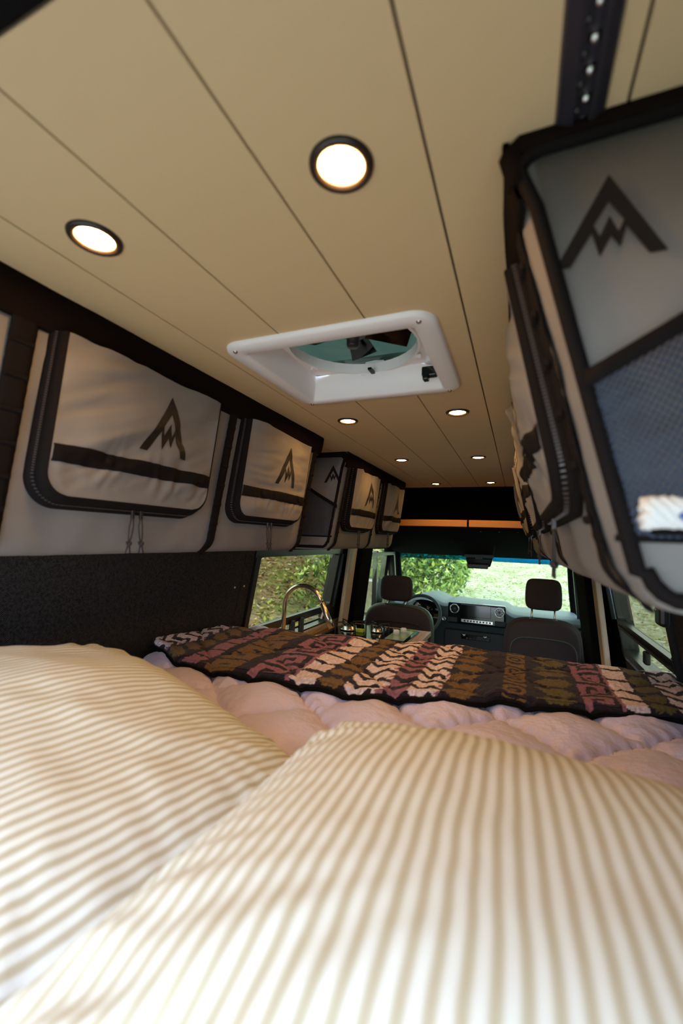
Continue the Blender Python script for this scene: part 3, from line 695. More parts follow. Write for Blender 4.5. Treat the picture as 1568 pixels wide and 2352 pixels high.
# striped pillows
def pillow(name, label, cx, cy, cz, a, b_, Tk, rot, tilt, side, seed, droop):
    NU, NV = 110, 90
    me = bpy.data.meshes.new(name); vs = []; fs = []; uvs = []
    mx = T(cx, cy, cz) @ RZ(rot) @ RX(tilt) @ RY(side)
    def pt(u, v, s_):
        pin = .055
        x = a * u * (1 - pin * (1 - abs(u) ** 2) * 0 - pin * (1 - v * v) * abs(u) ** 3); y = b_ * v * (1 - pin * (1 - u * u) * abs(v) ** 3)
        e = (1 - u ** 4) * (1 - v ** 4); e = max(e, 0)
        h = Tk * (e ** .50) * (.70 + .30 * (1 - u * u) * (1 - v * v))
        cr_n = (abs(u) * abs(v)) ** 2
        wr = (.011 if seed < 3 else .003) * fbm(u * 2.2 + seed, v * 1.9, seed) * e ** .4
        ang = math.atan2(abs(v) - .0, abs(u) + 1e-6)
        cw = .006 * math.sin(ang * 34 + 4 * fbm(u * 3, v * 3, seed)) * cr_n * 2.2 * min(1, e * 3)
        ew = .0035 * math.sin(u * 60 + 3 * fbm(u * 4, v * 2, seed)) * abs(v) ** 6 * min(1, e * 4) + .0035 * math.sin(v * 48 + 3 * fbm(v * 4, u * 2, seed)) * abs(u) ** 6 * min(1, e * 4)
        sg_ = 1 if s_ > 0 else -.55
        z = sg_ * (h + (wr if s_ > 0 else 0) + cw + ew) - droop * (abs(u) ** 3 + abs(v) ** 3) * .5
        return mx @ Vector((x, y, z))
    for s_ in (1, -1):
        o = len(vs)
        for j in range(NV + 1):
            for i in range(NU + 1):
                # denser sampling to the rim
                u = math.sin((i / NU * 2 - 1) * PI / 2); v = math.sin((j / NV * 2 - 1) * PI / 2)
                vs.append(tuple(pt(u, v, s_))); uvs.append((a * u * 1.02 + .0025 * fbm(v * 3, u * 3, seed) + (.5 if s_ > 0 else .5), b_ * v))
        for j in range(NV):
            for i in range(NU):
                q = o + j * (NU + 1) + i; f = (q, q + 1, q + NU + 2, q + NU + 1); fs.append(f if s_ > 0 else f[::-1])
    me.from_pydata(vs, [], fs); me.update(); uvl = me.uv_layers.new(name='UVMap')
    for lp in me.loops: uvl.data[lp.index].uv = uvs[lp.vertex_index]
    bm = bmesh.new(); bm.from_mesh(me); bmesh.ops.remove_doubles(bm, verts=bm.verts, dist=1e-5); bm.to_mesh(me); bm.free()
    me.materials.append(M['ticking_cotton']); me.polygons.foreach_set('use_smooth', [True] * len(me.polygons))
    o = bpy.data.objects.new(name, me); C.objects.link(o)
    o.matrix_world = Matrix()
    tag(o, label, 'pillow', 'striped pillows at the head of the bed')
    # corded seam round the rim
    pts = []
    for u, v in [(i / 20 * 2 - 1, -1) for i in range(20)] + [(1, i / 20 * 2 - 1) for i in range(20)] + [(1 - i / 20 * 2, 1) for i in range(20)] + [(-1, 1 - i / 20 * 2) for i in range(20)]: pts.append(pt(u, v, 1))
    WL[o.name] = Vector((0, 0, 0))
    MB().tube(pts, .0022, 6, closed=True).build('seam', 'ticking_cotton', o, smooth=True)
    return o
pillow('pillow', 'striped pillow on the left lying against the dark wall, shaded on its right side', -.650, .425, -.358, .385, .320, .125, math.radians(-9), math.radians(-3), math.radians(10), 1.3, .02)
pillow('pillow', 'striped pillow in front at right, filling the foreground', .084, .385, -.310, .375, .285, .100, math.radians(1.5), math.radians(-3), math.radians(3.5), 5.7, .02)

# patterned wool blanket
near = [(-1.21, 1.175), (-1.137, 1.134), (-.954, 1.060), (-.827, 1.055), (-.619, 1.062), (-.408, 1.065), (-.237, 1.11), (-.13, 1.145), (-.041, 1.205), (.062, 1.215), (.212, 1.258), (.371, 1.30), (.50, 1.32)]
far = [(-1.21, 1.50), (-1.06, 1.53), (-.917, 1.565), (-.699, 1.61), (-.453, 1.64), (-.294, 1.68), (-.137, 1.705), (.091, 1.72), (.303, 1.72), (.50, 1.72)]
def interp(tab, x):
    for (x0, y0), (x1, y1) in zip(tab[:-1], tab[1:]):
        if x <= x1:
            f = (x - x0) / (x1 - x0); f = f * f * (3 - 2 * f); return y0 + (y1 - y0) * f
    return tab[-1][1]
DK = (.020, .012, .020); BR = (.190, .105, .030); MV = (.33, .135, .185); WH = (.80, .66, .67); OL = (.140, .108, .030)
bands = [(-1.30, 'mv'), (-1.19, 'wz'), (-1.075, 'bj'), (-.985, 'dk'), (-.965, 'mvb'), (-.90, 'dk'), (-.88, 'bsq'), (-.755, 'dk'), (-.735, 'fret'), (-.585, 'dash'), (-.505, 'bj'), (-.425, 'wz'), (-.325, 'mz'), (-.265, 'wz'),
         (-.185, 'bj'), (-.095, 'mvb'), (-.21, 'dk'), (-.04, 'scr'), (.02, 'dk'), (.045, 'oj'), (.145, 'fret'), (.245, 'dash'), (.300, 'oj'), (.365, 'wz'), (.46, 'mz'), (.52, 'dk')]
def tri(x): x = x % 1.0; return 1 - abs(2 * x - 1)
def pat(x, t):
    x += .004 * fbm(x * 60, t * 60, 2); t += .004 * fbm(x * 50, t * 70, 8)
    for i in range(len(bands) - 1):
        if x < bands[i + 1][0]: break
    x0, k = bands[i]; x1 = bands[i + 1][0]; u = (x - x0) / (x1 - x0)
    if k == 'dk': return DK
    if k == 'wz':
        f = (t / .062 + .55 * tri(u * 1.5)) % 1
        return DK if f < .38 else (WH if (u + .3 * tri(t / .031)) < 1.12 else MV)
    if k == 'mz':
        f = (t / .062 + .5 * tri(u * 1.0)) % 1; return MV if f > .45 else DK
    if k in ('bj', 'oj'):
        c_ = BR if k == 'bj' else OL; q = tri(t / .075); st = round(q * 4) / 4; d = abs(u - .5) * 2
        return c_ if (d < .25 + .8 * st) and not (tri(t / .075 + .5) > .72 and d < .3) else DK
    if k == 'mv': return MV if tri(t / .06) > .3 else DK
    if k == 'mvb': return DK if (t / .072) % 1 < .14 else MV
    if k == 'bsq':
        f = (t / .085) % 1; d = max(abs(u - .5) * 2, abs(f - .5) * 2)
        return DK if d > .88 or d < .22 else BR
    if k == 'dash': return WH if (t / .088 + .25 * u) % 1 > .2 else DK
    if k == 'fret':
        f = (t / .11) % 1
        if u < .1 or u > .92: return MV if u > .92 else DK
        if abs(f - .5) > .42: return MV
        if abs(u - .2) < .09 and f < .7: return MV
        if abs(f - .68) < .08 and u < .7: return MV
        if abs(u - .7) < .1 and .3 < f < .75: return MV
        if abs(f - .34) < .08 and .4 < u < .8: return MV
        return DK
    if k == 'scr':
        f = (t / .11) % 1; d = math.hypot((u - .5) * .5, (f - .5) * 1.0)
        return DK if abs(d - .34) < .06 or abs(d - .12) < .045 or u < .06 else BR
    return DK
def smooth_q(x, y): return -.398 + .010 * fbm(x * 2.2, y * 2.5, 11) + .35 * (quilt_z(x, y) + .405)
def blanket():
    NX, NT = 560, 190; vs = []; cols = []; fs = []
    nlip = 10
    for j in range(NT + 1):
        for i in range(NX + 1):
            x = -1.188 + 1.645 * i / NX; yn = interp(near, x) + .006 * fbm(x * 9, 0, 6); yf = interp(far, x)
            if j < nlip:                            # rolled hem in front
                a = (1 - j / nlip); t = -.018 * a; y = yn + .004 - .014 * math.sin(a * PI / 2); zt = smooth_q(x, yn) + .014
                z = zt - .020 * (1 - math.cos(a * PI * .5)); 
            else:
                f = (j - nlip) / (NT - nlip); t = (yf - yn) * f; y = yn + t; z = smooth_q(x, y) + .014 + .004 * math.exp(-((t - .012) / .012) ** 2)
                if f > .97: z -= .03 * ((f - .97) / .03) ** 2
            if x < -1.10: z += .028 * ((-1.10 - x) / .10) ** 1.6 * math.exp(-max(t, 0) / .12)
            z += .0016 * fbm(x * 130, y * 130, 3, 2) + .004 * fbm(x * 13, y * 17, 13)
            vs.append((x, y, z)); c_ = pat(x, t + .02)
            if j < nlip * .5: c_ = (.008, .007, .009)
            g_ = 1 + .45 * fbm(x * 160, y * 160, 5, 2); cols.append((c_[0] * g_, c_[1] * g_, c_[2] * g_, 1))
    for j in range(NT):
        for i in range(NX): q = j * (NX + 1) + i; fs.append((q, q + 1, q + NX + 2, q + NX + 1))
    me = bpy.data.meshes.new('blanket'); me.from_pydata(vs, [], fs); me.update()
    ca = me.color_attributes.new('Col', 'FLOAT_COLOR', 'POINT'); ca.data.foreach_set('color', [max(0, q) for c_ in cols for q in c_])
    me.materials.append(M['blanket_wool']); me.polygons.foreach_set('use_smooth', [True] * len(me.polygons))
    o = bpy.data.objects.new('blanket', me); C.objects.link(o)
    s_ = o.modifiers.new('solid', 'SOLIDIFY'); s_.thickness = .010; s_.offset = -1
    WL['blanket'] = Vector((0, 0, 0))
    tag(o, 'fuzzy brown, mauve and white patterned wool blanket folded across the duvet', 'blanket')
    pts = [(-1.188 + 1.645 * i / 120, interp(near, -1.188 + 1.645 * i / 120) + .006 * fbm((-1.188 + 1.645 * i / 120) * 9, 0, 6) - .008, 0) for i in range(121)]
    pts = [(x, y, smooth_q(x, y) - .004 + (.028 * ((-1.10 - x) / .10) ** 1.6 if x < -1.10 else 0)) for x, y, _ in pts]
    MB().tube(pts, .0065, 8).build('edge_binding', 'black_fabric', o, smooth=True)
    return o
blanket()

# ================================================================== GALLEY
CZ = -.62
gc = thing('galley_cabinet', 'galley cabinet with dark fronts under the wooden worktop behind the driver seat', 'cabinet', (-.9, 2.35, FL))
MB().box(-1.225, -.585, 1.76, 2.98, FL, CZ - .03).build('carcass', 'dash_lower', gc, bevel=.004)
for i in range(2):
    d = MB().box(-.585, -.570, 1.78 + .6 * i, 2.36 + .6 * i, -1.50, CZ - .05).build('door', 'pale_trim', gc, bevel=.003)
    MB().tube([(-.566, 1.82 + .6 * i, -.95), (-.545, 1.82 + .6 * i, -.95), (-.545, 1.82 + .6 * i, -1.08), (-.566, 1.82 + .6 * i, -1.08)], .005, 8).build('handle', 'steel', d)
wt = thing('worktop', 'honey wooden worktop with raised lip at the left window', 'worktop', (-.9, 2.35, CZ))
MB().box(-1.225, -.565, 1.75, 3.0, CZ - .03, CZ).build('slab', 'wood', wt, bevel=.004)
MB().box(-1.228, -1.200, 1.76, 2.99, CZ + .0002, CZ + .045).build('raised_lip', 'wood', wt, bevel=.008, seg=3)
MB().box(-.566, -.556, 1.75, 3.0, CZ - .028, CZ + .001).build('edge_band', 'body_metal', wt, bevel=.002)
fa = thing('kitchen_faucet', 'tall curved brushed steel faucet before the left window', 'faucet', (-1.105, 1.92, CZ))
pts = [(-1.105, 1.92, CZ + .03), (-1.105, 1.92, -.35)] + [(-1.105 + .107 * (1 - math.cos(a)), 1.92, -.35 + .107 * math.sin(a)) for a in [i * PI / 20 for i in range(1, 18)]]
a = 17 * PI / 20; end = Vector(pts[-1]); d = Vector((math.sin(a), 0, math.cos(a))).normalized()
MB().tube(pts + [end + d * .02], .0115, 16).build('spout', 'brushed_steel', fa, smooth=True)
MB().tube([end + d * .018, end + d * .022, end + d * .10, end + d * .15], [.0115, .0142, .0142, .0150], 16).build('spray_head', 'brushed_steel', fa, smooth=True)
MB().box(-.006, .002, -.005, .005, -.03, .03, T(*(end + d * .075 + Vector((-.015, 0, 0)))) @ RY(.3)).build('spray_button', 'white_plastic', fa, bevel=.001)
MB().lathe([(0, .0), (.026, 0), (.026, .006), (.016, .010), (.015, .035), (0, .035)], T(-1.105, 1.92, CZ), 24).build('base', 'brushed_steel', fa, smooth=True)
# gas hob
hb = thing('gas_hob', 'black two-burner gas hob set in the wooden worktop', 'stove', (-.9, 2.72, CZ))
MB().box(-1.17, -.62, 2.52, 2.93, CZ, CZ + .010).build('hob_plate', 'gloss_black', hb, bevel=.004)
MB().box(-.765, -.645, 2.58, 2.86, CZ + .0102, CZ + .014).build('control_panel', 'glass_panel', hb, bevel=.002)
for x, y in ((-.728, 2.72), (-.700, 2.80)):
    kn = MB().lathe([(0, .03), (.016, .03), (.018, .026), (.019, .0), (0, 0)], T(x, y, CZ + .0142), 20).build('knob', 'white_plastic', hb, smooth=True)
for bx, by, br in ((-1.055, 2.71, .052), (-.862, 2.74, .038)):
    bn = MB().lathe([(0, .004), (br * 1.15, .004), (br * 1.15, .010), (br, .014), (br * .95, .028), (br * .8, .030), (0, .030)], T(bx, by, CZ + .01), 32).build('burner', 'burner_metal', hb, smooth=True)
    MB().lathe([(0, .040), (br * .62, .039), (br * .7, .035), (br * .7, .0305), (0, .0305)], T(bx, by, CZ + .01), 28).build('burner_cap', 'gloss_black', bn, smooth=True)
    for q in range(4):
        a = PI / 4 + q * PI / 2; r0, r1 = br * .55, br + .05
        mb = MB(); mm = T(bx, by, CZ + .01) @ RZ(a)
        mb.box(r0, r1, -.0035, .0035, .048, .056, mm); mb.box(r1 - .007, r1, -.0035, .0035, .0, .056, mm)
        mb.build('grate_finger', 'black_plastic', hb, bevel=.001)
tag(MB().box(-.985, -.935, 2.66, 2.70, CZ + .0102, CZ + .030).build('sponge', 'sponge', bevel=.004), 'small yellow-green sponge lying between the hob burners', 'sponge')

# ================================================================== CAB
def seat(name, label, x0, x1, hx0_, hx1_, y, zb, zh0, zh1, driver):
    o = thing(name, label, 'seat', ((x0 + x1) / 2, y, -1.1), 'front cab seats')
    w = (x1 - x0) / 2; cxs = (x0 + x1) / 2
    def rim(f, v):      # outline of the back, rounded shoulders
        zt = zb; zz = zt - .75 * v
        return zz
    def body(mb, gro, y0, y1, top, m_):
        N = 28; rows = []
        for yy, g in ((y0, -.02), (y0 + .012 * (1 if y1 > y0 else -1), -.004), ((y0 + y1) / 2, .0), (y1 - .012, -.006), (y1, -.03)):
            rg = []
            for i in range(N + 1):
                a = PI * i / N; ca, sa = math.cos(a), math.sin(a)
                X = math.copysign(abs(ca) ** .55, ca) * (w + g + gro); Z = top - .30 + (.30 + g + gro) * (sa ** .42 if sa > 0 else 0)
                rg.append((cxs + X, yy + .10 * (top - Z) * 0, Z))
            rg = [(cxs + (w + g + gro) * .86, yy, top - .75)] + rg + [(cxs - (w + g + gro) * .86, yy, top - .75)]; rows.append(rg)
        loft(mb, rows); k = len(rows[0]); mb.f.append(tuple(range(k))); mb.f.append(tuple(4 * k + i for i in range(k))[::-1]); return mb
    body(MB(), 0, y, y + .10, zb, 0).build('backrest', 'seat_fabric', o, smooth=True)
    body(MB(), .016, y + .035, y + .13, zb - .004, 0).build('side_bolster', 'lit_bolster_piping' if driver else 'seat_fabric', o, smooth=True)  # driver's bolster: its lit rim is put into a lighter green
    MB().tube([(cxs + (w - .03) * math.copysign(abs(math.cos(a)) ** .5, math.cos(a)), y - .004, zb - .30 + .18 * math.sin(a) ** .45) for a in [.02 + i * (PI - .04) / 30 for i in range(31)]], .004, 6).build('piping', 'lit_bolster_piping' if not driver else 'seat_fabric', o, smooth=True)
    MB().box(x0 + .02, x1 - .02, y + .06, y + .58, zb - .78, zb - .60).build('cushion', 'seat_fabric', o, bevel=.04, seg=4)
    MB().box(x0 + .06, x1 - .06, y + .10, y + .50, FL, zb - .78).build('seat_base', 'black_plastic', o, bevel=.01)
    hw_, hc = (hx1_ - hx0_) / 2, (hx0_ + hx1_) / 2; hh = (zh1 - zh0) / 2; zc = (zh0 + zh1) / 2
    def hp(u, v):
        th = (u * 2) * PI; ph = (v - .5) * PI
        def se(c_, e): return math.copysign(abs(c_) ** e, c_)
        X = se(math.cos(ph), .35) * se(math.cos(th), .45); Y = se(math.cos(ph), .35) * se(math.sin(th), .6); Z = se(math.sin(ph), .35)
        return (hc + X * hw_ * (1 - .06 * Z * Z + .03 * Z * -1), y + .06 + Y * .055, zc + Z * hh)
    MB().grid(hp, 64, 32).build('headrest', 'head_fabric', o, smooth=True)
    for e in (-1, 1):
        MB().tube([(hc + e * .075, y + .06, zh0 + .03), (hc + e * .075, y + .06, zb - .05)], .007, 10).build('headrest_post', 'steel', o, smooth=True)
        MB().box(hc + e * .075 - .018, hc + e * .075 + .018, y + .045, y + .075, zb - .004, zb + .008).build('post_collar', 'black_plastic', o, bevel=.003)
    return o
seat('driver_seat', 'dark driver seat with headrest behind the steering wheel', -1.165, -.625, -1.045, -.785, 3.33, -.520, -.485, -.285, True)
seat('passenger_seat', 'dark passenger seat at right with upright headrest', -.085, .405, .044, .286, 3.38, -.535, -.462, -.240, False)

# dashboard
da = thing('dashboard', 'grey-blue dashboard across the cab under the windshield', 'dashboard', (-.36, 4.4, -.8))
def dtop(x):
    h = -.655
    h += .105 * math.exp(-((x + .86) / .20) ** 2)         # instrument hood
    h += .050 * (1 / (1 + math.exp(-(x + .64) / .02)) - 1 / (1 + math.exp(-(x + .085) / .02))) 
    return h + .02
def dsec(u, v):
    x = -1.24 + 1.74 * u; tz = dtop(x)
    pr = [(5.03, tz - .03), (4.75, tz - .008), (4.42, tz), (4.30, tz - .012), (4.245, tz - .04), (4.24, tz - .13), (4.27, tz - .20), (4.33, tz - .36), (4.40, -1.5)]
    k = v * (len(pr) - 1); i = min(int(k), len(pr) - 2); f = k - i
    return (x, pr[i][0] * (1 - f) + pr[i + 1][0] * f, pr[i][1] * (1 - f) + pr[i + 1][1] * f)
MB().grid(dsec, 120, 24).build('dash_body', 'dash_plastic', da, smooth=True)
MB().box(-.66, -.06, 4.235, 4.40, -1.30, -.83).build('centre_stack', 'dash_lower', da, bevel=.01)
ip = MB().box(-.625, -.105, 4.205, 4.26, -.765, -.565).build('infotainment_panel', 'gloss_black', da, bevel=.018, seg=4)
MB().box(-.505, -.235, 4.198, 4.206, -.690, -.578).build('screen', 'gloss_black', ip, bevel=.003)
for x in (-.562, -.162):
    v_ = MB().lathe([(.034, .0), (.043, .004), (.045, .012), (.041, .016), (.034, .012), (.032, .002)], T(x, 4.206, -.625) @ RX(PI / 2), 32).build('air_vent', 'steel', ip, smooth=True)
    mb = MB().lathe([(0, .006), (.010, .006), (.011, .0), (.032, .0)], T(x, 4.206, -.625) @ RX(PI / 2), 24)
    for q in range(4): mb.box(-.033, .033, -.002, .002, .0, .005, T(x, 4.206, -.625) @ RX(PI / 2) @ RZ(q * PI / 4 + .3))
    mb.build('vent_core', 'black_plastic', v_)
MB().box(-.50, -.215, 4.192, 4.206, -.742, -.712).build('button_strip', 'steel', ip, bevel=.003)
mb = MB()
for q in range(9): mb.box(-.475 + q * .028, -.457 + q * .028, 4.188, 4.193, -.734, -.720)
mb.build('strip_buttons', 'black_plastic', ip)
for x in (-.58, -.155): MB().box(x - .045, x + .045, 4.196, 4.206, -.752, -.705).build('storage_recess', 'dash_lower', ip, bevel=.006)
st = MB().lathe([(0, .010), (.013, .010), (.019, .012), (.022, .006), (.022, 0)], T(-.664, 4.232, -.735) @ RX(PI / 2), 24).build('start_button', 'steel', da, smooth=True)
ac = MB().box(-.50, -.24, 4.222, 4.240, -.905, -.862).build('climate_controls', 'gloss_black', da, bevel=.004)
for x in (-.475, -.285): MB().lathe([(0, .012), (.014, .012), (.016, .0)], T(x, 4.222, -.868) @ RX(PI / 2), 18).build('climate_knob', 'steel', ac, smooth=True)
mb = MB()
for q in range(7): mb.box(-.455 + q * .03, -.433 + q * .03, 4.216, 4.223, -.899, -.886)
mb.build('climate_buttons', 'dash_plastic', ac, bevel=.002)
# binnacle
MB().lathe([(.0, .0), (.15, 0), (.165, .02), (.16, .06), (0, .06)], T(-.86, 4.255, -.665) @ RX(PI / 2) @ Matrix.Diagonal((1, .62, 1, 1)), 40).build('instrument_display', 'gloss_black', da, smooth=True)
sw = thing('steering_wheel', 'black steering wheel with silver spokes and round badge', 'steering wheel', (-.845, 3.98, -.675))
mx = T(-.845, 3.98, -.675) @ RX(math.radians(62))
MB().tube([mx @ Vector((.185 * math.cos(a), .185 * math.sin(a), 0)) for a in [i * 2 * PI / 60 for i in range(60)]], .0155, 12, closed=True).build('rim', 'dash_plastic', sw, smooth=True)
MB().lathe([(0, .012), (.05, .012), (.062, .0), (.06, -.04), (0, -.05)], mx, 32).build('hub', 'black_plastic', sw, smooth=True)
for a in (0, PI, -PI / 2):
    sp = MB().box(.05, .175, -.022, .022, -.012, .002, mx @ RZ(a)).build('spoke', 'steel', sw, bevel=.006)
    if a != -PI / 2: MB().box(.07, .13, -.015, .015, .002, .006, mx @ RZ(a)).build('spoke_buttons', 'gloss_black', sp, bevel=.002)
mb = MB().tube([mx @ Vector((.022 * math.cos(a), .022 * math.sin(a), .014)) for a in [i * 2 * PI / 28 for i in range(28)]], .002, 6, closed=True)
for a in (90, 210, 330): a = math.radians(a); mb.tube([mx @ Vector((0, 0, .014)), mx @ Vector((.022 * math.cos(a), .022 * math.sin(a), .014))], [.003, .0012], 6)
mb.build('badge', 'steel', sw, smooth=True)
MB().tube([mx @ Vector((0, 0, -.03)), (-.845, 4.25, -.78)], .035, 16).build('column', 'black_plastic', sw, smooth=True)

# overhead console and rear view mirror
oc = thing('overhead_console', 'black overhead console hanging at the top centre of the windshield', 'console', (-.35, 3.95, 0))
A = [(-.55, 3.55, .03), (-.17, 3.55, .035), (-.205, 3.98, -.095), (-.465, 3.98, -.105)]; B = [(-.56, 3.70, .10), (-.16, 3.70, .10), (-.19, 4.12, -.05), (-.47, 4.12, -.05)]
MB().hexa(A, B).build('housing', 'black_fabric', oc, bevel=.012, seg=3)
MB().box(-.452, -.208, 3.965, 4.02, -.128, -.095).build('lens_bar', 'dash_plastic', oc, bevel=.006)
MB().box(-.36, -.30, 3.955, 3.97, -.14, -.115).build('switch_panel', 'dash_plastic', oc, bevel=.003)
MB().hexa([(-.448, 3.97, -.13), (-.212, 3.97, -.13), (-.235, 3.985, -.205), (-.425, 3.985, -.205)], [(-.448, 4.06, -.13), (-.212, 4.06, -.13), (-.235, 4.04, -.205), (-.425, 4.04, -.205)]).build('camera_pod', 'gloss_black', oc, bevel=.012, seg=3)
MB().box(-.428, -.250, 3.955, 3.985, -.222, -.178).build('mirror_cap', 'black_plastic', oc, bevel=.010, seg=3)

# seat belts and grab handle
sb = thing('seat_belt', 'black seat belt hanging on the left door pillar beside the driver headrest', 'seat belt', (-1.13, 3.20, -.4))
MB().tube([wp(-1, 3.235, -.235, .045), wp(-1, 3.23, -.45, .05), wp(-1, 3.25, -.615, .06)], .012, 8, flat=.25).build('belt_web', 'black_fabric', sb, smooth=True)
MB().box(wp(-1, 0, -.22)[0] + .02, wp(-1, 0, -.22)[0] + .055, 3.20, 3.245, -.255, -.195).build('belt_guide', 'black_plastic', sb, bevel=.01)
sb = thing('seat_belt', 'pale green seat belt hanging on the right door pillar beside the passenger seat', 'seat belt', (.41, 3.40, -.4))
MB().tube([wp(1, 3.37, -.19, .07), wp(1, 3.34, -.45, .07), wp(1, 3.34, -.615, .07)], .014, 8, flat=.25).build('belt_web', 'pale_trim', sb, smooth=True)
MB().box(wp(1, 0, -.25)[0] - .085, wp(1, 0, -.25)[0] - .05, 3.34, 3.385, -.27, -.225).build('belt_guide', 'black_plastic', sb, bevel=.008)
MB().box(wp(1, 0, -.6)[0] - .095, wp(1, 0, -.6)[0] - .05, 3.31, 3.36, -.66, -.60).build('belt_clip', 'black_plastic', sb, bevel=.008)
gh = thing('grab_handle', 'dark grab handle on the right side pillar above the blanket', 'handle', (.40, 2.95, -.55))
MB().tube([wp(1, 2.90, -.45, .06), wp(1, 2.90, -.47, .09), wp(1, 2.90, -.60, .09), wp(1, 2.90, -.615, .06)], .010, 10).build('grip', 'gloss_black', gh, smooth=True)
# side mirror outside the driver door
sm = thing('side_mirror', 'pale driver side mirror seen through the left door window', 'side mirror', (-1.46, 4.30, -.62))
MB().box(-1.56, -1.32, 4.30, 4.40, -.78, -.42).build('mirror_shell', 'white_paint', sm, bevel=.03, seg=4)
MB().box(-1.545, -1.335, 4.293, 4.30, -.765, -.435).build('mirror_face', 'mirror_glass', sm, bevel=.002)
MB().box(-1.36, -1.24, 4.34, 4.37, -.72, -.68).build('mirror_arm', 'black_plastic', sm, bevel=.01)

# ================================================================== OUTSIDE
def gz(x, y):
    z = -2.2
    if x < -2.4: q = min(-2.4 - x, 14); z += .40 * q + .02 * q * q * 0
    if y > 8: z += .055 * (y - 8)
    if x > 4: z += .10 * min(x - 4, 20)
    return z + .10 * fbm(x * .5, y * .5, 0) + .04 * fbm(x * 2, y * 2, 3)
def gp(u, v):
    x = -.36 + 34 * (2 * u - 1) * (.25 + .75 * abs(2 * u - 1)); y = -6 + 76 * v * (.3 + .7 * v); return (x, y, gz(x, y))
struct(MB().grid(gp, 260, 260).build('ground', 'hillside_ground', smooth=True))
def leaf_cloud(name, pts, mname, size, cols, parent=None, up=.3):
    vs = []; fs = []; cl = []
    for p in pts:
        d1 = Vector((random.uniform(-1, 1), random.uniform(-1, 1), random.uniform(-up, up))).normalized(); d2 = d1.cross(Vector((random.uniform(-.6, .6), random.uniform(-.6, .6), 1))).normalized(); nn = d1.cross(d2)
        s_ = size * random.uniform(.6, 1.4); o = len(vs)
        vs += [tuple(p - d1 * s_), tuple(p + d2 * s_ * .45 + nn * s_ * .12), tuple(p + d1 * s_), tuple(p - d2 * s_ * .45 + nn * s_ * .12)]
        fs += [(o, o + 1, o + 2), (o, o + 2, o + 3)]; c_ = random.choice(cols); g_ = random.uniform(.6, 1.25); cl += [(c_[0] * g_, c_[1] * g_, c_[2] * g_, 1)] * 4
    me = bpy.data.meshes.new(name); me.from_pydata(vs, [], fs); me.update(); ca = me.color_attributes.new('Col', 'FLOAT_COLOR', 'POINT'); ca.data.foreach_set('color', [q for c_ in cl for q in c_])
    me.materials.append(M[mname]); o = bpy.data.objects.new(name, me); C.objects.link(o); o['kind'] = 'stuff'
    if parent: o.parent = parent; o.matrix_parent_inverse = Matrix.Translation(-parent_loc(parent))
    return o
pts = []
for i in range(15000):
    x = random.uniform(-13, -2.0); y = random.uniform(-.5, 14)
    if fbm(x * .9, y * .9, 4) > -.25: pts.append(Vector((x, y, gz(x, y) + random.uniform(.0, .05))))
o = leaf_cloud('leaf_litter', pts, 'leaf_dry', .055, [(.40, .20, .09), (.52, .33, .17), (.26, .12, .05), (.62, .52, .36), (.50, .38, .07)])
tag(o, 'dry brown fallen leaves strewn over the hillside outside the left window', 'leaves', kind='stuff')
pts = []
for i in range(16000):
    x = random.uniform(-13, -2.0); y = random.uniform(-.5, 14)
    if fbm(x * 1.3, y * 1.3, 7) > .12: pts.append(Vector((x, y, gz(x, y) + random.uniform(.0, .10))))
o = leaf_cloud('grass_patches', pts, 'leaf_green', .05, [(.22, .30, .05), (.34, .42, .08), (.48, .50, .12), (.12, .20, .04)], up=1.2)
tag(o, 'green and yellowish grass patches growing on the hillside outside the left window', 'grass', kind='stuff')
pts = []
for i in range(16000):
    x = random.uniform(-4, 7); y = random.uniform(6, 30); pts.append(Vector((x, y, gz(x, y) + random.uniform(0, .04))))
for i in range(4000):
    x = random.uniform(1.2, 9); y = random.uniform(1, 12); pts.append(Vector((x, y, gz(x, y) + random.uniform(0, .04))))
o = leaf_cloud('dry_grass', pts, 'leaf_dry', .045, [(.62, .58, .42), (.50, .46, .26), (.72, .70, .60), (.35, .36, .14), (.45, .24, .10)])
tag(o, 'pale dry grass and leaf bits on the gravel lot ahead of the windshield', 'grass', kind='stuff')
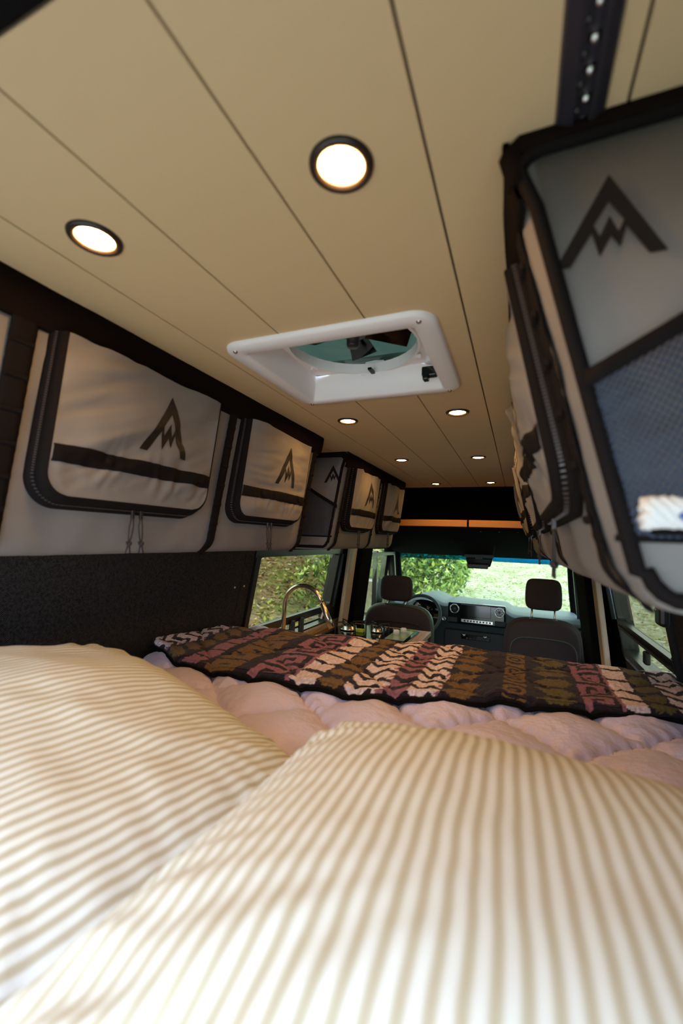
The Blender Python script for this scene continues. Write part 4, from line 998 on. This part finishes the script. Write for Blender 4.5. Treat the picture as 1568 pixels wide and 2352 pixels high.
def bush(label, cx, cy, r, h, n_, cols, size=.07):
    z0 = gz(cx, cy); t_ = thing('bush', label, 'bush', (cx, cy, z0))
    lob = [(random.uniform(-.6, .6) * r, random.uniform(-.6, .6) * r, random.uniform(.25, .85) * h, random.uniform(.35, .62) * r) for _ in range(12)]; pts = []
    for i in range(n_):
        lx, ly, lz, lr = random.choice(lob); d_ = Vector((random.gauss(0, 1), random.gauss(0, 1), random.gauss(0, 1))).normalized()
        pts.append(Vector((cx + lx, cy + ly, z0 + lz)) + d_ * lr * random.uniform(.75, 1.05))
    leaf_cloud('foliage', pts, 'leaf_green', size, cols, t_, up=1.0)
    mb = MB()
    for lx, ly, lz, lr in lob: mb.tube([(cx, cy, z0 - .1), (cx + lx * .4, cy + ly * .4, z0 + lz * .5), (cx + lx, cy + ly, z0 + lz)], [.06, .04, .015], 6)
    mb.build('stem', 'stem_bark', t_)
    return t_
G1 = [(.26, .38, .08), (.42, .52, .14), (.55, .62, .22), (.10, .18, .06)]; G2 = [(.10, .16, .04), (.18, .26, .05), (.30, .36, .08)]
bush('dense green bush seen through the left half of the windshield', -2.9, 12.5, 1.9, 3.4, 15000, G1, .085)
bush('bright green bush beyond the driver door window', -3.5, 8.9, 1.0, 2.4, 5000, G1, .07)
bush('dark green bush at the right edge of the left side window', -4.7, 11.4, .8, 2.2, 6000, G2, .08)
bush('dark shrub beyond the right side window', 6.2, 9.5, 1.8, 2.6, 6000, G2, .09)
def rock(label, x, y, s_):
    mb = MB(); z = gz(x, y)
    mb.grid(lambda u, v: (lambda th, ph: (lambda r_: (x + r_ * math.cos(ph) * math.cos(th) * 1.3, y + r_ * math.cos(ph) * math.sin(th), z + .3 * s_ + r_ * math.sin(ph) * .7))(s_ * (1 + .35 * fbm(math.cos(th) * 1.5 + x, math.sin(th) * 1.5 + y, math.sin(ph) * 1.5))))(u * 2 * PI, (v - .5) * PI), 18, 10)
    tag(mb.build('rock', 'rock_grey', smooth=False), label, 'rock')
rock('pale grey rock low on the hillside outside the left window', -3.55, 4.6, .11)
rock('grey stone among leaves further up the left hillside', -5.3, 7.2, .12)
